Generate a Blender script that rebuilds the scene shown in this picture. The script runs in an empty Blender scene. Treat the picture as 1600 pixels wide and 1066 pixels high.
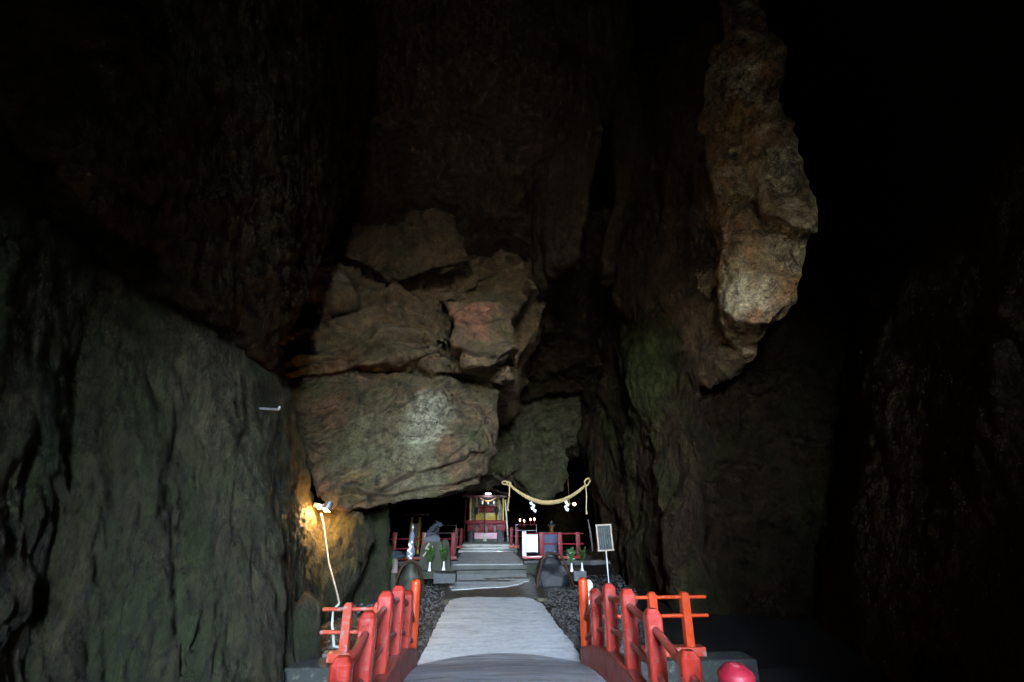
import bpy, bmesh, math, random, time
import numpy as np
from mathutils import Vector, Matrix
T0 = time.time()
R = math.radians
rnd = random.Random(7)
scene = bpy.context.scene
col = scene.collection

# ------------------------------------------------------------------ camera
F, PITCH, YAW, H = 711.1, R(20.6), R(3.4), 2.1
cam_d = bpy.data.cameras.new('camera'); cam = bpy.data.objects.new('camera', cam_d); col.objects.link(cam)
cam_d.sensor_width = 36; cam_d.lens = 16.0; cam_d.clip_end = 2000; cam_d.clip_start = .05
cam.location = (0, 0, H); cam.rotation_euler = (R(90) + PITCH, 0, -YAW)
scene.camera = cam

def ray(px, py):
    r = (px - 800) / F; u = -(py - 533) / F
    f = math.cos(PITCH) - u * math.sin(PITCH); z = math.sin(PITCH) + u * math.cos(PITCH)
    return r * math.cos(YAW) + f * math.sin(YAW), -r * math.sin(YAW) + f * math.cos(YAW), z
def W(px, py, Y):
    a, b, c = ray(px, py); t = Y / b
    return Vector((a * t, Y, H + c * t))

# ------------------------------------------------------------------ numpy noise
def _hash(ix, iy, iz, s):
    h = (ix.astype(np.int64) * 374761393 + iy.astype(np.int64) * 668265263 + iz.astype(np.int64) * 2147483647 + s * 974711) & 0xffffffff
    h = ((h ^ (h >> 13)) * 1274126177) & 0xffffffff
    h = ((h ^ (h >> 16)) * 2246822519) & 0xffffffff
    return ((h ^ (h >> 15)) & 0xffffff) / float(0xffffff)
def vnoise(p, s=0):
    i = np.floor(p).astype(np.int64); f = p - i; u = f * f * f * (f * (f * 6 - 15) + 10)
    out = 0
    for dx in (0, 1):
        wx = u[:, 0] if dx else 1 - u[:, 0]
        for dy in (0, 1):
            wy = u[:, 1] if dy else 1 - u[:, 1]
            for dz in (0, 1):
                wz = u[:, 2] if dz else 1 - u[:, 2]
                out = out + wx * wy * wz * _hash(i[:, 0] + dx, i[:, 1] + dy, i[:, 2] + dz, s)
    return out * 2 - 1
def fbm(p, o=4, s=0, g=.5):
    a = 1; t = 0
    for k in range(o):
        t = t + a * vnoise(p * 2 ** k + 17.3 * k, s + k); a *= g
    return t
def ridged(p, o=4, s=0):
    a = 1; t = 0
    for k in range(o):
        t = t + a * (1 - 2 * np.abs(vnoise(p * 2 ** k + 9.1 * k, s + k))); a *= .5
    return t
def facets(p, s=0, slope=.8):
    """broken planes: in each cell a plane of random tilt; returns height and edge distance"""
    i = np.floor(p).astype(np.int64)
    best = np.full(len(p), 1e9); sec = best.copy(); val = np.zeros(len(p))
    for dx in (-1, 0, 1):
        for dy in (-1, 0, 1):
            for dz in (-1, 0, 1):
                cx, cy, cz = i[:, 0] + dx, i[:, 1] + dy, i[:, 2] + dz
                q = np.stack([p[:, 0] - cx - _hash(cx, cy, cz, s), p[:, 1] - cy - _hash(cx, cy, cz, s + 1), p[:, 2] - cz - _hash(cx, cy, cz, s + 2)], 1)
                d = (q ** 2).sum(1)
                n = np.stack([_hash(cx, cy, cz, s + 3), _hash(cx, cy, cz, s + 4), _hash(cx, cy, cz, s + 5)], 1) * 2 - 1
                v = (q * n).sum(1) * slope * 2 + (_hash(cx, cy, cz, s + 6) - .5) * .9
                m = d < best
                sec = np.where(m, best, np.minimum(sec, d)); val = np.where(m, v, val); best = np.where(m, d, best)
    return val, np.sqrt(sec) - np.sqrt(best)

def chips(p, s=0, slope=1.1, k=.9):
    """scooped fracture faces meeting in sharp ridges: lower envelope of tilted bowls"""
    i = np.floor(p).astype(np.int64); best = np.full(len(p), 1e9); sec = best.copy()
    for dx in (-1, 0, 1):
        for dy in (-1, 0, 1):
            for dz in (-1, 0, 1):
                cx, cy, cz = i[:, 0] + dx, i[:, 1] + dy, i[:, 2] + dz
                q = np.stack([p[:, 0] - cx - _hash(cx, cy, cz, s), p[:, 1] - cy - _hash(cx, cy, cz, s + 1), p[:, 2] - cz - _hash(cx, cy, cz, s + 2)], 1)
                n = np.stack([_hash(cx, cy, cz, s + 3), _hash(cx, cy, cz, s + 4), _hash(cx, cy, cz, s + 5)], 1) * 2 - 1
                v = (q * n).sum(1) * slope + (_hash(cx, cy, cz, s + 6) - .5) * .7 + k * (q ** 2).sum(1)
                m = v < best; sec = np.where(m, best, np.minimum(sec, v)); best = np.where(m, v, best)
    return best, sec - best

# ------------------------------------------------------------------ object helpers
def tag(o, label=None, cat=None, group=None, kind=None):
    if label: o['label'] = label
    if cat: o['category'] = cat
    if group: o['group'] = group
    if kind: o['kind'] = kind
    return o
def empty(name, loc, label, cat, group=None, rz=0):
    o = bpy.data.objects.new(name, None); o.empty_display_size = .2; o.location = loc; o.rotation_euler.z = rz
    col.objects.link(o); return tag(o, label, cat, group)
def children(o): return [c for c in col.objects if c.parent == o]
def copy_tree(o, parent=None):
    kids = children(o)
    c = o.copy(); col.objects.link(c); c.parent = parent
    for k in kids: copy_tree(k, c)
    return c
class MB:
    def __init__(s): s.bm = bmesh.new()
    def box(s, c, d, rot=None, bev=0, seg=2):
        m = Matrix.Translation(c) @ (rot.to_4x4() if rot else Matrix.Identity(4)) @ Matrix.Diagonal((d[0], d[1], d[2], 1))
        g = bmesh.ops.create_cube(s.bm, size=1, matrix=m)
        if bev:
            es = list({e for v in g['verts'] for e in v.link_edges})
            bmesh.ops.bevel(s.bm, geom=es, offset=bev, segments=seg, affect='EDGES', profile=.6)
        return s
    def rings(s, rings, cap=True):
        vs = [[s.bm.verts.new(p) for p in r] for r in rings]; n = len(vs[0])
        for a, b in zip(vs, vs[1:]):
            for i in range(n): s.bm.faces.new((a[i], a[(i + 1) % n], b[(i + 1) % n], b[i]))
        if cap: s.bm.faces.new(vs[0][::-1]); s.bm.faces.new(vs[-1])
        return s
    def tube(s, pts, rad, n=10, cap=True, twist=0, lobes=0, lob=0):
        pts = [Vector(p) for p in pts]; rads = rad if hasattr(rad, '__len__') else [rad] * len(pts)
        rs = []; up = None
        for i, p in enumerate(pts):
            t = (pts[min(i + 1, len(pts) - 1)] - pts[max(i - 1, 0)]).normalized()
            if up is None: up = Vector((0, 0, 1)) if abs(t.z) < .9 else Vector((1, 0, 0))
            x = up.cross(t).normalized(); up = t.cross(x).normalized()
            ring = []
            for k in range(n):
                a = 2 * math.pi * k / n; r = rads[i]
                if lobes: r *= 1 + lob * (abs(math.cos(lobes * (a + twist * i) / 2)) - .6)
                ring.append(p + (x * math.cos(a) + up * math.sin(a)) * r)
            rs.append(ring)
        return s.rings(rs, cap)
    def lathe(s, c, prof, n=24):
        c = Vector(c)
        return s.rings([[c + Vector((r * math.cos(2 * math.pi * k / n), r * math.sin(2 * math.pi * k / n), z)) for k in range(n)] for r, z in prof])
    def build(s, name, mat, parent=None, smooth=True, ang=35, loc=None):
        bmesh.ops.recalc_face_normals(s.bm, faces=s.bm.faces)
        me = bpy.data.meshes.new(name); s.bm.to_mesh(me); s.bm.free()
        me.materials.append(mat)
        if smooth:
            me.shade_smooth(); me.set_sharp_from_angle(angle=R(ang))
        o = bpy.data.objects.new(name, me); col.objects.link(o)
        if parent: o.parent = parent
        if loc is not None: o.location = loc
        return o
def noisy(o, amp, freq, s=0, oct=3):
    me = o.data; n = len(me.vertices); co = np.empty(n * 3); me.vertices.foreach_get('co', co); co = co.reshape(-1, 3)
    d = np.stack([fbm(co * freq + 31 * k, oct, s + k * 7) for k in range(3)], 1)
    me.vertices.foreach_set('co', (co + d * amp).ravel()); me.update(); return o

# ------------------------------------------------------------------ materials
def newmat(name):
    m = bpy.data.materials.new(name); m.use_nodes = True
    nt = m.node_tree; nt.nodes.clear()
    out = nt.nodes.new('ShaderNodeOutputMaterial'); b = nt.nodes.new('ShaderNodeBsdfPrincipled')
    nt.links.new(b.outputs[0], out.inputs[0]); return m, nt, b
class N:
    def __init__(s, nt): s.nt = nt
    def node(s, t, **kw):
        n = s.nt.nodes.new(t)
        for k, v in kw.items(): setattr(n, k, v)
        return n
    def lk(s, a, b): s.nt.links.new(a, b)
    def noise(s, vec, scale, det=6, rough=.6, dist=0, typ=None):
        n = s.node('ShaderNodeTexNoise'); s.lk(vec, n.inputs['Vector'])
        n.inputs['Scale'].default_value = scale; n.inputs['Detail'].default_value = det
        n.inputs['Roughness'].default_value = rough; n.inputs['Distortion'].default_value = dist
        return n.outputs[0]
    def ramp(s, fac, pts):
        n = s.node('ShaderNodeValToRGB'); s.lk(fac, n.inputs[0]); e = n.color_ramp.elements
        while len(e) < len(pts): e.new(.5)
        for el, (p, c) in zip(e, pts):
            el.position = p; el.color = (c, c, c, 1) if not hasattr(c, '__len__') else (*c, 1)
        return n.outputs[0]
    def mix(s, f, a, b):
        n = s.node('ShaderNodeMix', data_type='RGBA')
        if hasattr(f, 'default_value'): s.lk(f, n.inputs[0])
        else: n.inputs[0].default_value = f
        for v, i in ((a, 6), (b, 7)):
            if hasattr(v, 'default_value'): s.lk(v, n.inputs[i])
            else: n.inputs[i].default_value = (*v, 1)
        return n.outputs[2]
    def math(s, op, a, b=0.0):
        n = s.node('ShaderNodeMath', operation=op)
        for v, i in ((a, 0), (b, 1)):
            if hasattr(v, 'default_value'): s.lk(v, n.inputs[i])
            else: n.inputs[i].default_value = v
        return n.outputs[0]
    def mapping(s, vec, sc=(1, 1, 1), rot=(0, 0, 0), loc=(0, 0, 0)):
        n = s.node('ShaderNodeMapping'); s.lk(vec, n.inputs[0])
        n.inputs['Scale'].default_value = sc; n.inputs['Rotation'].default_value = rot; n.inputs['Location'].default_value = loc
        return n.outputs[0]
    def bump(s, h, strength, dist, prev=None):
        n = s.node('ShaderNodeBump'); s.lk(h, n.inputs['Height'])
        n.inputs['Strength'].default_value = strength; n.inputs['Distance'].default_value = dist
        if prev: s.lk(prev, n.inputs['Normal'])
        return n.outputs[0]

def rock_mat(name, base, second, moss, pale, alb=1.0, pits=0, moss_amt=.5, pale_amt=.5, rough=.62, stretch=(1, 1, 1), rot=(0, 0, 0), bump=1.0, patches=(), scale=1.0, rust=None, crk=.12, spc=.45):
    tone = lambda q, a: (q[0] * a * 1.03, q[1] * a * .92, q[2] * a * .62)
    base, second, moss, pale = [tone(q, alb) for q in (base, second, moss, pale)]
    if rust: rust = tone(rust, alb)
    m, nt, b = newmat(name); n = N(nt)
    g = n.node('ShaderNodeNewGeometry').outputs['Position']
    v = n.mapping(g, stretch, rot)
    c = n.mix(n.ramp(n.noise(v, .9 * scale, 8, .65, .6), [(.35, 0), (.62, 1)]), base, second)
    if rust:
        c = n.mix(n.ramp(n.noise(n.mapping(g, (1, 1, .6), loc=(7, 3, 1)), .7 * scale, 6, .6, 1.2), [(.52, 0), (.66, .9)]), c, rust)
    pn = n.noise(n.mapping(g, loc=(4, 9, 2)), .55 * scale, 7, .62, .8)
    c = n.mix(n.ramp(pn, [(.66 - .22 * pale_amt, 0), (.80 - .18 * pale_amt, .9)]), c, pale)
    mn = n.noise(n.mapping(v, loc=(1, 5, 8)), .7 * scale, 9, .7, .5)
    c = n.mix(n.ramp(mn, [(.62 - .25 * moss_amt, 0), (.76 - .25 * moss_amt, .85)]), c, moss)
    for (pc, pr, colr, st) in patches:                       # placed patches: lichen, rock tints, and light painted on the left wall
        sub = n.node('ShaderNodeVectorMath', operation='DISTANCE')
        wob = n.node('ShaderNodeVectorMath', operation='ADD')
        nz = n.node('ShaderNodeTexNoise'); nz.inputs['Scale'].default_value = 1.6; nz.inputs['Detail'].default_value = 7; n.lk(g, nz.inputs['Vector'])
        scn = n.node('ShaderNodeVectorMath', operation='MULTIPLY_ADD')
        n.lk(nz.outputs['Color'], scn.inputs[0]); scn.inputs[1].default_value = (pr * 1.7,) * 3; scn.inputs[2].default_value = (-pr * .85,) * 3
        n.lk(g, wob.inputs[0]); n.lk(scn.outputs[0], wob.inputs[1])
        n.lk(wob.outputs[0], sub.inputs[0]); sub.inputs[1].default_value = tuple(pc)
        f = n.ramp(n.math('DIVIDE', sub.outputs['Value'], pr), [(.45, st), (1.0, 0)])
        colr = (colr[0], colr[1] * .96, colr[2] * .78)
        c = n.mix(n.math('MULTIPLY', f, n.ramp(n.noise(g, 3, 8, .7), [(.3, .45), (.6, 1)])), c, colr)
    mid = n.noise(n.mapping(v, loc=(6, 1, 3)), 3.6 * scale, 8, .72, .4)
    c = n.mix(n.ramp(mid, [(.36, .8), (.56, 0)]), c, tuple(x * .35 for x in base))
    c = n.mix(n.ramp(mid, [(.60, 0), (.78, .55)]), c, tuple(x * 1.25 for x in pale))
    fine = n.noise(n.mapping(v, loc=(3, 3, 3)), 15 * scale, 8, .78)
    c = n.mix(n.ramp(fine, [(.36, .6), (.54, 0)]), c, tuple(x * .22 for x in base))
    c = n.mix(n.ramp(fine, [(.60, 0), (.76, .3)]), c, tuple(x * 1.3 for x in pale))
    crack = n.node('ShaderNodeTexVoronoi', feature='DISTANCE_TO_EDGE'); crack.inputs['Scale'].default_value = 1.1 * scale
    wv = n.node('ShaderNodeVectorMath', operation='ADD'); n.lk(v, wv.inputs[0])
    nz = n.node('ShaderNodeTexNoise'); nz.inputs['Scale'].default_value = 1.5; nz.inputs['Detail'].default_value = 6; n.lk(v, nz.inputs['Vector']); n.lk(nz.outputs['Color'], wv.inputs[1])
    n.lk(wv.outputs[0], crack.inputs['Vector'])
    ck = n.ramp(crack.outputs[0], [(0, 0), (.035, 1)])
    fis = None                                                                  # wandering fissures
    for fs, wd, lc in ((.55, .010, (1, 2, 3)), (1.5, .012, (6, 2, 9)), (3.8, .014, (3, 8, 1))):
        q = n.math('ABSOLUTE', n.math('SUBTRACT', n.noise(n.mapping(v, loc=lc), fs * scale, 5, .6, .9), .5))
        q = n.math('MAXIMUM', n.ramp(q, [(0, 0), (wd, 1)]), n.ramp(n.noise(n.mapping(g, loc=lc), .9, 4), [(.46, 0), (.60, 1)]))
        fis = q if fis is None else n.math('MINIMUM', fis, q)
    c = n.mix(n.math('SUBTRACT', 1.0, fis), c, tuple(x * .15 for x in base))
    n.lk(c, b.inputs['Base Color'])
    rr = n.ramp(n.noise(g, 1.3, 5, .6), [(.35, rough - .2), (.65, rough + .18)]); n.lk(rr, b.inputs['Roughness'])
    b.inputs['Specular IOR Level'].default_value = spc
    h1 = n.bump(n.noise(v, 2.6 * scale, 9, .72, .4), .8 * bump, .2)
    vo = n.node('ShaderNodeTexVoronoi', feature='F1'); vo.inputs['Scale'].default_value = 4.5 * scale; vo.inputs['Detail'].default_value = 3; vo.inputs['Roughness'].default_value = .7; n.lk(wv.outputs[0], vo.inputs['Vector'])
    h1 = n.bump(vo.outputs['Distance'], .55 * bump, .10, h1)                   # small fracture faces
    h2 = n.bump(n.noise(n.mapping(v, loc=(2, 1, 7)), 11 * scale, 8, .78), .8 * bump, .05, h1)
    h3 = n.bump(fis, .9 * bump, .06, n.bump(ck, crk * bump, .03, h2))
    h4 = n.bump(n.noise(g, 55, 4, .7), .45 * bump, .008, h3)
    if pits:
        pv = n.noise(n.mapping(g, (1, 1, .6)), 16, 6, .8, .3)
        h4 = n.bump(n.ramp(pv, [(.40, 0), (.56, 1)]), pits, .05, h4)
    n.lk(h4, b.inputs['Normal'])
    return m

def simple(name, colr, rough=.6, metal=0, var=.15, vs=6, bump=.15, bs=40, spec=.5, coat=0, emit=None, wear=None, wear_amt=.2):
    m, nt, b = newmat(name); n = N(nt)
    g = n.node('ShaderNodeNewGeometry').outputs['Position']
    c = n.mix(n.ramp(n.noise(g, vs, 6, .65), [(.3, 1), (.7, 0)]), colr, tuple(x * (1 - var * 2) for x in colr))
    if wear:
        c = n.mix(n.ramp(n.noise(n.mapping(g, loc=(5, 5, 5)), 9, 8, .75), [(.66 - .2 * wear_amt, 0), (.72 - .2 * wear_amt, .9)]), c, wear)
    n.lk(c, b.inputs['Base Color'])
    rr = n.ramp(n.noise(g, vs * 2, 4), [(.3, max(.05, rough - .12)), (.7, rough + .12)]); n.lk(rr, b.inputs['Roughness'])
    b.inputs['Metallic'].default_value = metal; b.inputs['Specular IOR Level'].default_value = spec; b.inputs['Coat Weight'].default_value = coat
    if bump: n.lk(n.bump(n.noise(g, bs, 5, .6), bump, .01), b.inputs['Normal'])
    if emit:
        b.inputs['Emission Color'].default_value = (*emit[0], 1); b.inputs['Emission Strength'].default_value = emit[1]
    return m

M = {}
M['red'] = simple('vermilion_paint', (.30, .017, .008), .36, spec=.5, coat=.25, var=.22, vs=3.5, bump=.45, bs=22, wear=(.20, .05, .035), wear_amt=.45)
M['orange'] = simple('vermilion_orange_paint', (.52, .05, .008), .38, var=.16, vs=4, bump=.2, bs=30, wear=(.30, .08, .04), wear_amt=.3)
M['redwood'] = simple('dark_red_paint', (.26, .03, .02), .5, var=.25, vs=4, bump=.3, bs=24, wear=(.10, .05, .04), wear_amt=.5)
M['crimson'] = simple('crimson_paint', (.20, .007, .017), .5, spec=.3, var=.12, vs=5, bump=.2, bs=30, wear=(.5, .2, .2), wear_amt=.3)
M['redold'] = simple('weathered_red_paint', (.48, .045, .015), .55, var=.2, vs=5, bump=.3, bs=30, wear=(.22, .17, .14), wear_amt=.65)
M['concrete'] = simple('concrete', (.022, .026, .022), .8, var=.25, vs=3, bump=.5, bs=25, wear=(.07, .08, .055), wear_amt=.6)
M['stone'] = simple('grey_stone', (.10, .105, .105), .8, var=.3, vs=5, bump=.6, bs=22, wear=(.05, .07, .035), wear_amt=.4)
M['darkstone'] = simple('dark_wet_stone', (.05, .055, .065), .38, var=.3, vs=5, bump=.7, bs=14)
M['slate'] = simple('blue_grey_carved_stone', (.045, .055, .07), .6, var=.3, vs=6, bump=.6, bs=24)
M['mossstone'] = simple('mossy_stone', (.042, .043, .028), .85, var=.3, vs=4, bump=.6, bs=20, wear=(.03, .05, .015), wear_amt=.6)
M['blackrock'] = simple('black_wet_rock', (.009, .010, .013), .5, spec=.25, var=.3, vs=4, bump=.9, bs=7)
M['rustwood'] = simple('rusty_brown_wood', (.075, .035, .018), .6, var=.35, vs=5, bump=.6, bs=20)
M['rope'] = simple('straw_rope', (.52, .38, .17), .85, var=.15, vs=20, bump=.3, bs=120)
M['paper'] = simple('white_paper', (.80, .82, .85), .8, var=.04, bump=.05)
M['white'] = simple('white_plastic', (.75, .75, .74), .4, var=.06, bump=.05)
M['metal'] = simple('aluminium', (.60, .61, .62), .35, metal=.9, var=.1, bump=.08)
M['greysteel'] = simple('grey_galvanised_steel', (.36, .40, .43), .45, metal=.5, var=.15, bump=.1)
M['gold'] = simple('yellow_gilt_paint', (.55, .42, .03), .4, var=.2, vs=8, bump=.1)
M['brass'] = simple('aged_brass', (.50, .33, .10), .35, metal=.85, var=.2, bump=.1)
M['black'] = simple('black_lacquer', (.012, .012, .013), .35, var=.2, bump=.1)
M['ink'] = simple('black_ink', (.03, .03, .035), .8, var=.1, bump=0)
M['greyink'] = simple('faded_grey_ink', (.10, .11, .12), .8, var=.1, bump=0)
M['goldink'] = simple('faint_green_lettering', (.10, .16, .11), .7, var=.1, bump=0)
M['board'] = simple('dark_green_board', (.009, .018, .015), .5, var=.4, vs=14, bump=.1)
M['framewood'] = simple('pale_wood_frame', (.42, .34, .25), .6, var=.2, vs=12, bump=.2)
M['leaf'] = simple('sakaki_leaf', (.04, .11, .02), .4, var=.35, vs=25, bump=.1)
M['bluecloth'] = simple('blue_grey_cloth', (.10, .12, .20), .8, var=.2, vs=10, bump=.2)
M['bluefade'] = simple('faded_blue_grey_cloth', (.15, .19, .26), .8, var=.2, vs=9, bump=.3)
M['cable'] = simple('white_cable_sheath', (.70, .66, .58), .5, var=.1, bump=0)
M['hose'] = simple('pale_green_hose', (.45, .5, .42), .5, var=.1, bump=0)
M['tube'] = simple('fluorescent_tube', (.9, .9, .9), .4, bump=0, emit=((.85, .88, 1), .04))
M['bulb'] = simple('warm_bulb_glass', (.9, .8, .6), .3, bump=0, emit=((1, .70, .34), 4))
M['dimbulb'] = simple('small_warm_bulb', (.9, .7, .4), .3, bump=0, emit=((1, .55, .2), .35))
M['candle'] = simple('small_bulb_glass', (.9, .7, .6), .3, bump=0, emit=((1, .42, .28), .10))
M['ivory'] = simple('ivory_cloth', (.62, .60, .50), .8, var=.08, bump=.15)
M['wine'] = simple('wine_red_lacquer', (.055, .008, .010), .4, var=.2, bump=.15)

# ------------------------------------------------------------------ rock builder
def rock(name, cages, mat, voxel, seed, big=.35, fac=.25, facf=.7, fine=.05, strata=None, flute=0, aniso=(1, 1, 1), crack=.0, warp=.2, label=None, cat=None, group=None, kind=None, smooth=1, grooves=(), gY=12.6):
    bm = bmesh.new()
    for pts in cages:
        vs = [bm.verts.new(Vector(p)) for p in pts]
        r = bmesh.ops.convex_hull(bm, input=vs)
        bad = [g for g in r['geom_interior'] + r['geom_unused'] if isinstance(g, bmesh.types.BMVert) and g.is_valid and not g.link_faces]
        bmesh.ops.delete(bm, geom=list(set(bad)), context='VERTS')
    me = bpy.data.meshes.new(name + '_cage'); bm.to_mesh(me); bm.free()
    o = bpy.data.objects.new(name + '_cage', me); col.objects.link(o)
    md = o.modifiers.new('r', 'REMESH'); md.mode = 'VOXEL'; md.voxel_size = voxel
    dg = bpy.context.evaluated_depsgraph_get(); ev = o.evaluated_get(dg)
    m2 = bpy.data.meshes.new_from_object(ev)
    bpy.data.objects.remove(o); bpy.data.meshes.remove(me)
    n = len(m2.vertices); co = np.empty(n * 3, np.float32); m2.vertices.foreach_get('co', co); co = co.reshape(-1, 3).astype(np.float64)
    ne = len(m2.edges); ed = np.empty(ne * 2, np.int32); m2.edges.foreach_get('vertices', ed); ed = ed.reshape(-1, 2)
    deg = np.maximum(np.bincount(ed.ravel(), minlength=n), 1)[:, None]
    def relax(c, k):
        for _ in range(k):
            s = np.stack([np.bincount(ed[:, 0], c[ed[:, 1], a], n) + np.bincount(ed[:, 1], c[ed[:, 0], a], n) for a in range(3)], 1)
            c = c * .5 + .5 * s / deg
        return c
    co = relax(co, smooth + 2)
    m2.vertices.foreach_set('co', co.ravel()); m2.update()
    nm = np.empty(n * 3, np.float32); m2.vertices.foreach_get('normal', nm); nm = relax(nm.reshape(-1, 3).astype(np.float64), 4)
    nm /= np.maximum(np.linalg.norm(nm, axis=1)[:, None], 1e-6)
    an = np.array(aniso)
    p = co * an
    w = np.stack([fbm(p * .45 + 50 * k, 4, seed + 11 * k) for k in range(3)], 1)
    pw = p + w * warp
    d = big * fbm(p * .28, 3, seed + 3)
    fv, fe = chips(pw * facf, seed + 20); d = d + fac * 2.0 * (fv + .1)
    fv2, fe2 = chips(pw * facf * 2.6 + w * .3, seed + 40); d = d + fac * .9 * (fv2 + .1)
    fv3, fe3 = chips(pw * facf * 6.2 + w * .3, seed + 60); d = d + fac * .34 * (fv3 + .1)
    if crack: d = d - crack * np.clip(1 - fe / .05, 0, 1) - crack * .5 * np.clip(1 - fe2 / .07, 0, 1)
    if strata:                                                   # bedding: stepped ledges along a tilted normal
        (nx, ny, nz), thick, amp = strata
        t = (co @ np.array([nx, ny, nz])) / thick + w[:, 0] * .55 + .8 * fbm(co * .22, 2, seed + 90)
        k = np.floor(t); fr = t - k
        hk = _hash(k, k * 0, k * 0, seed + 5) - .5
        hk2 = _hash(k + 1, k * 0, k * 0, seed + 5) - .5
        e = np.clip((fr - .86) / .14, 0, 1)
        patch = np.clip(.6 + .9 * fbm(co * .35 + 7, 2, seed + 77), 0, 1.2)
        d = d + amp * patch * (hk * (1 - e) + hk2 * e - .35 * np.exp(-((fr - .93) / .05) ** 2))
    if flute:                                                     # water-worn vertical flutes
        q = pw * np.array([2.0, 2.0, .22])
        d = d + flute * ridged(q, 3, seed + 33) + flute * .7 * ridged(pw * np.array([.7, .7, .12]), 2, seed + 37)
    d = d + fine * fbm(pw * 5.5, 4, seed + 8, .65) + fine * .6 * ridged(p * 2.2, 3, seed + 13)
    for pl_, gd, gw, gs_ in grooves:                              # ledges and cracks: groove depth, width, step of the rock above
        Q = [W(a, b, gY) for a, b in pl_]; x = co[:, 0] + w[:, 0] * .09; z = co[:, 2] + w[:, 1] * .09 + .02 * fbm(co * 5, 2, seed + 70)
        dist = np.full(n, 1e9); sg = np.zeros(n)
        for A_, B_ in zip(Q, Q[1:]):
            ux, uz = B_.x - A_.x, B_.z - A_.z; L2 = ux * ux + uz * uz
            tt = np.clip(((x - A_.x) * ux + (z - A_.z) * uz) / L2, 0, 1); ex = x - A_.x - tt * ux; ez = z - A_.z - tt * uz
            dd = np.hypot(ex, ez); sn = np.where((ux * ez - uz * ex) * (1 if ux >= 0 else -1) > 0, 1.0, -1.0); m_ = dd < dist
            dist = np.where(m_, dd, dist); sg = np.where(m_, sn, sg)
        front = np.clip((gY + 3.0 - co[:, 1]) / .8, 0, 1)
        d = d - front * gd * np.exp(-(dist / (gw * .7)) ** 2)
        d = d + front * gs_ * np.where(sg > 0, np.exp(-dist / .40), -.8 * np.exp(-dist / .5)) * np.clip(dist / .03, 0, 1)
    co = co + nm * d[:, None] + w * .05
    m2.vertices.foreach_set('co', co.ravel()); m2.update()
    m2.materials.clear(); m2.materials.append(mat); m2.shade_smooth(); m2.name = name
    ob = bpy.data.objects.new(name, m2); col.objects.link(ob)
    tag(ob, label, cat, group, kind)
    print('rock', name, n, round(time.time() - T0, 1)); return ob
def slab(front, dY, dx=0, dz=0, shrink=1.0):
    f = [W(*p) for p in front]; c = sum(f, Vector()) / len(f)
    return f + [c + (q - c) * shrink + Vector((dx, dY, dz)) for q in f]

C = {}
C['left'] = rock_mat('mossy_fluted_rock', (.06, .058, .04), (.13, .118, .08), (.045, .085, .018), (.24, .23, .15), alb=.95, pits=1.0, moss_amt=.78, pale_amt=.35, stretch=(1.5, 1.5, .5), bump=2.0, scale=1.3, rough=.7,
    patches=[(W(500, 850, 11.7), 1.3, (.24, .15, .04), .5), (W(290, 600, 7.0), 1.6, (.24, .215, .15), .8), (W(330, 760, 7.5), 1.2, (.17, .19, .09), .7)])  # patches paint in the lamp's glow, then daylight on the brighter stretch
C['facade'] = rock_mat('green_pink_sandstone', (.15, .13, .085), (.34, .195, .14), (.08, .125, .04), (.38, .36, .28), alb=.52, moss_amt=.6, pale_amt=.5, rough=.6, bump=.9,
    patches=[(W(672, 640, 12.6), .75, (.46, .46, .40), .9), (W(655, 685, 12.6), .8, (.46, .46, .40), 1.0), (W(590, 700, 12.6), 1.6, (.22, .22, .15), .7), (W(650, 745, 12.6), 1.0, (.24, .22, .16), .7), (W(560, 775, 12.5), .8, (.30, .17, .06), .8)])
C['layers'] = rock_mat('pink_brown_sandstone', (.14, .105, .07), (.26, .165, .11), (.085, .10, .035), (.34, .26, .19), alb=.72, moss_amt=.45, pale_amt=.45, rough=.5, bump=.9, rust=(.20, .11, .065),
    patches=[(W(520, 425, 12.4), .8, (.26, .20, .17), .9), (W(745, 490, 11.6), .9, (.34, .12, .085), .9)])
C['right'] = rock_mat('streaked_dark_rock', (.055, .038, .022), (.10, .06, .036), (.06, .095, .018), (.22, .175, .11), alb=.42, moss_amt=.6, pale_amt=.4, rough=.6, spc=.15, stretch=(1.6, 1.6, .6), rot=(R(10), R(-35), 0), bump=1.2,
    patches=[(W(1000, 600, 14), 2.2, (.05, .075, .02), .7)])
C['spur'] = rock_mat('brown_grey_rock', (.26, .17, .12), (.40, .32, .25), (.22, .26, .14), (.80, .78, .74), alb=1.35, moss_amt=.4, pale_amt=.85, rough=.42, bump=1.0, rust=(.46, .23, .13))
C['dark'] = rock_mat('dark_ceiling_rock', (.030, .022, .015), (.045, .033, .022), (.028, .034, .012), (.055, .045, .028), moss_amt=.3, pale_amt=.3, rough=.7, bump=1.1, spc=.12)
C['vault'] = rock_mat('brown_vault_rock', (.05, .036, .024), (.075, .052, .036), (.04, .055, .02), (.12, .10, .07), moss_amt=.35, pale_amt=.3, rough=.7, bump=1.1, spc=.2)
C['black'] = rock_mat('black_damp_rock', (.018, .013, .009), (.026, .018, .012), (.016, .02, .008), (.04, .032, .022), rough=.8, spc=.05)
C['ridge'] = rock_mat('rust_brown_ridge_rock', (.10, .062, .04), (.15, .09, .06), (.06, .085, .03), (.24, .19, .14), alb=.8, moss_amt=.4, pale_amt=.35, rough=.55, bump=1.1, spc=.3)
C['back'] = rock_mat('green_back_rock', (.11, .11, .07), (.15, .13, .10), (.10, .14, .045), (.24, .22, .16), alb=.6, moss_amt=.7, pale_amt=.3, rough=.6, bump=1.1)

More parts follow.
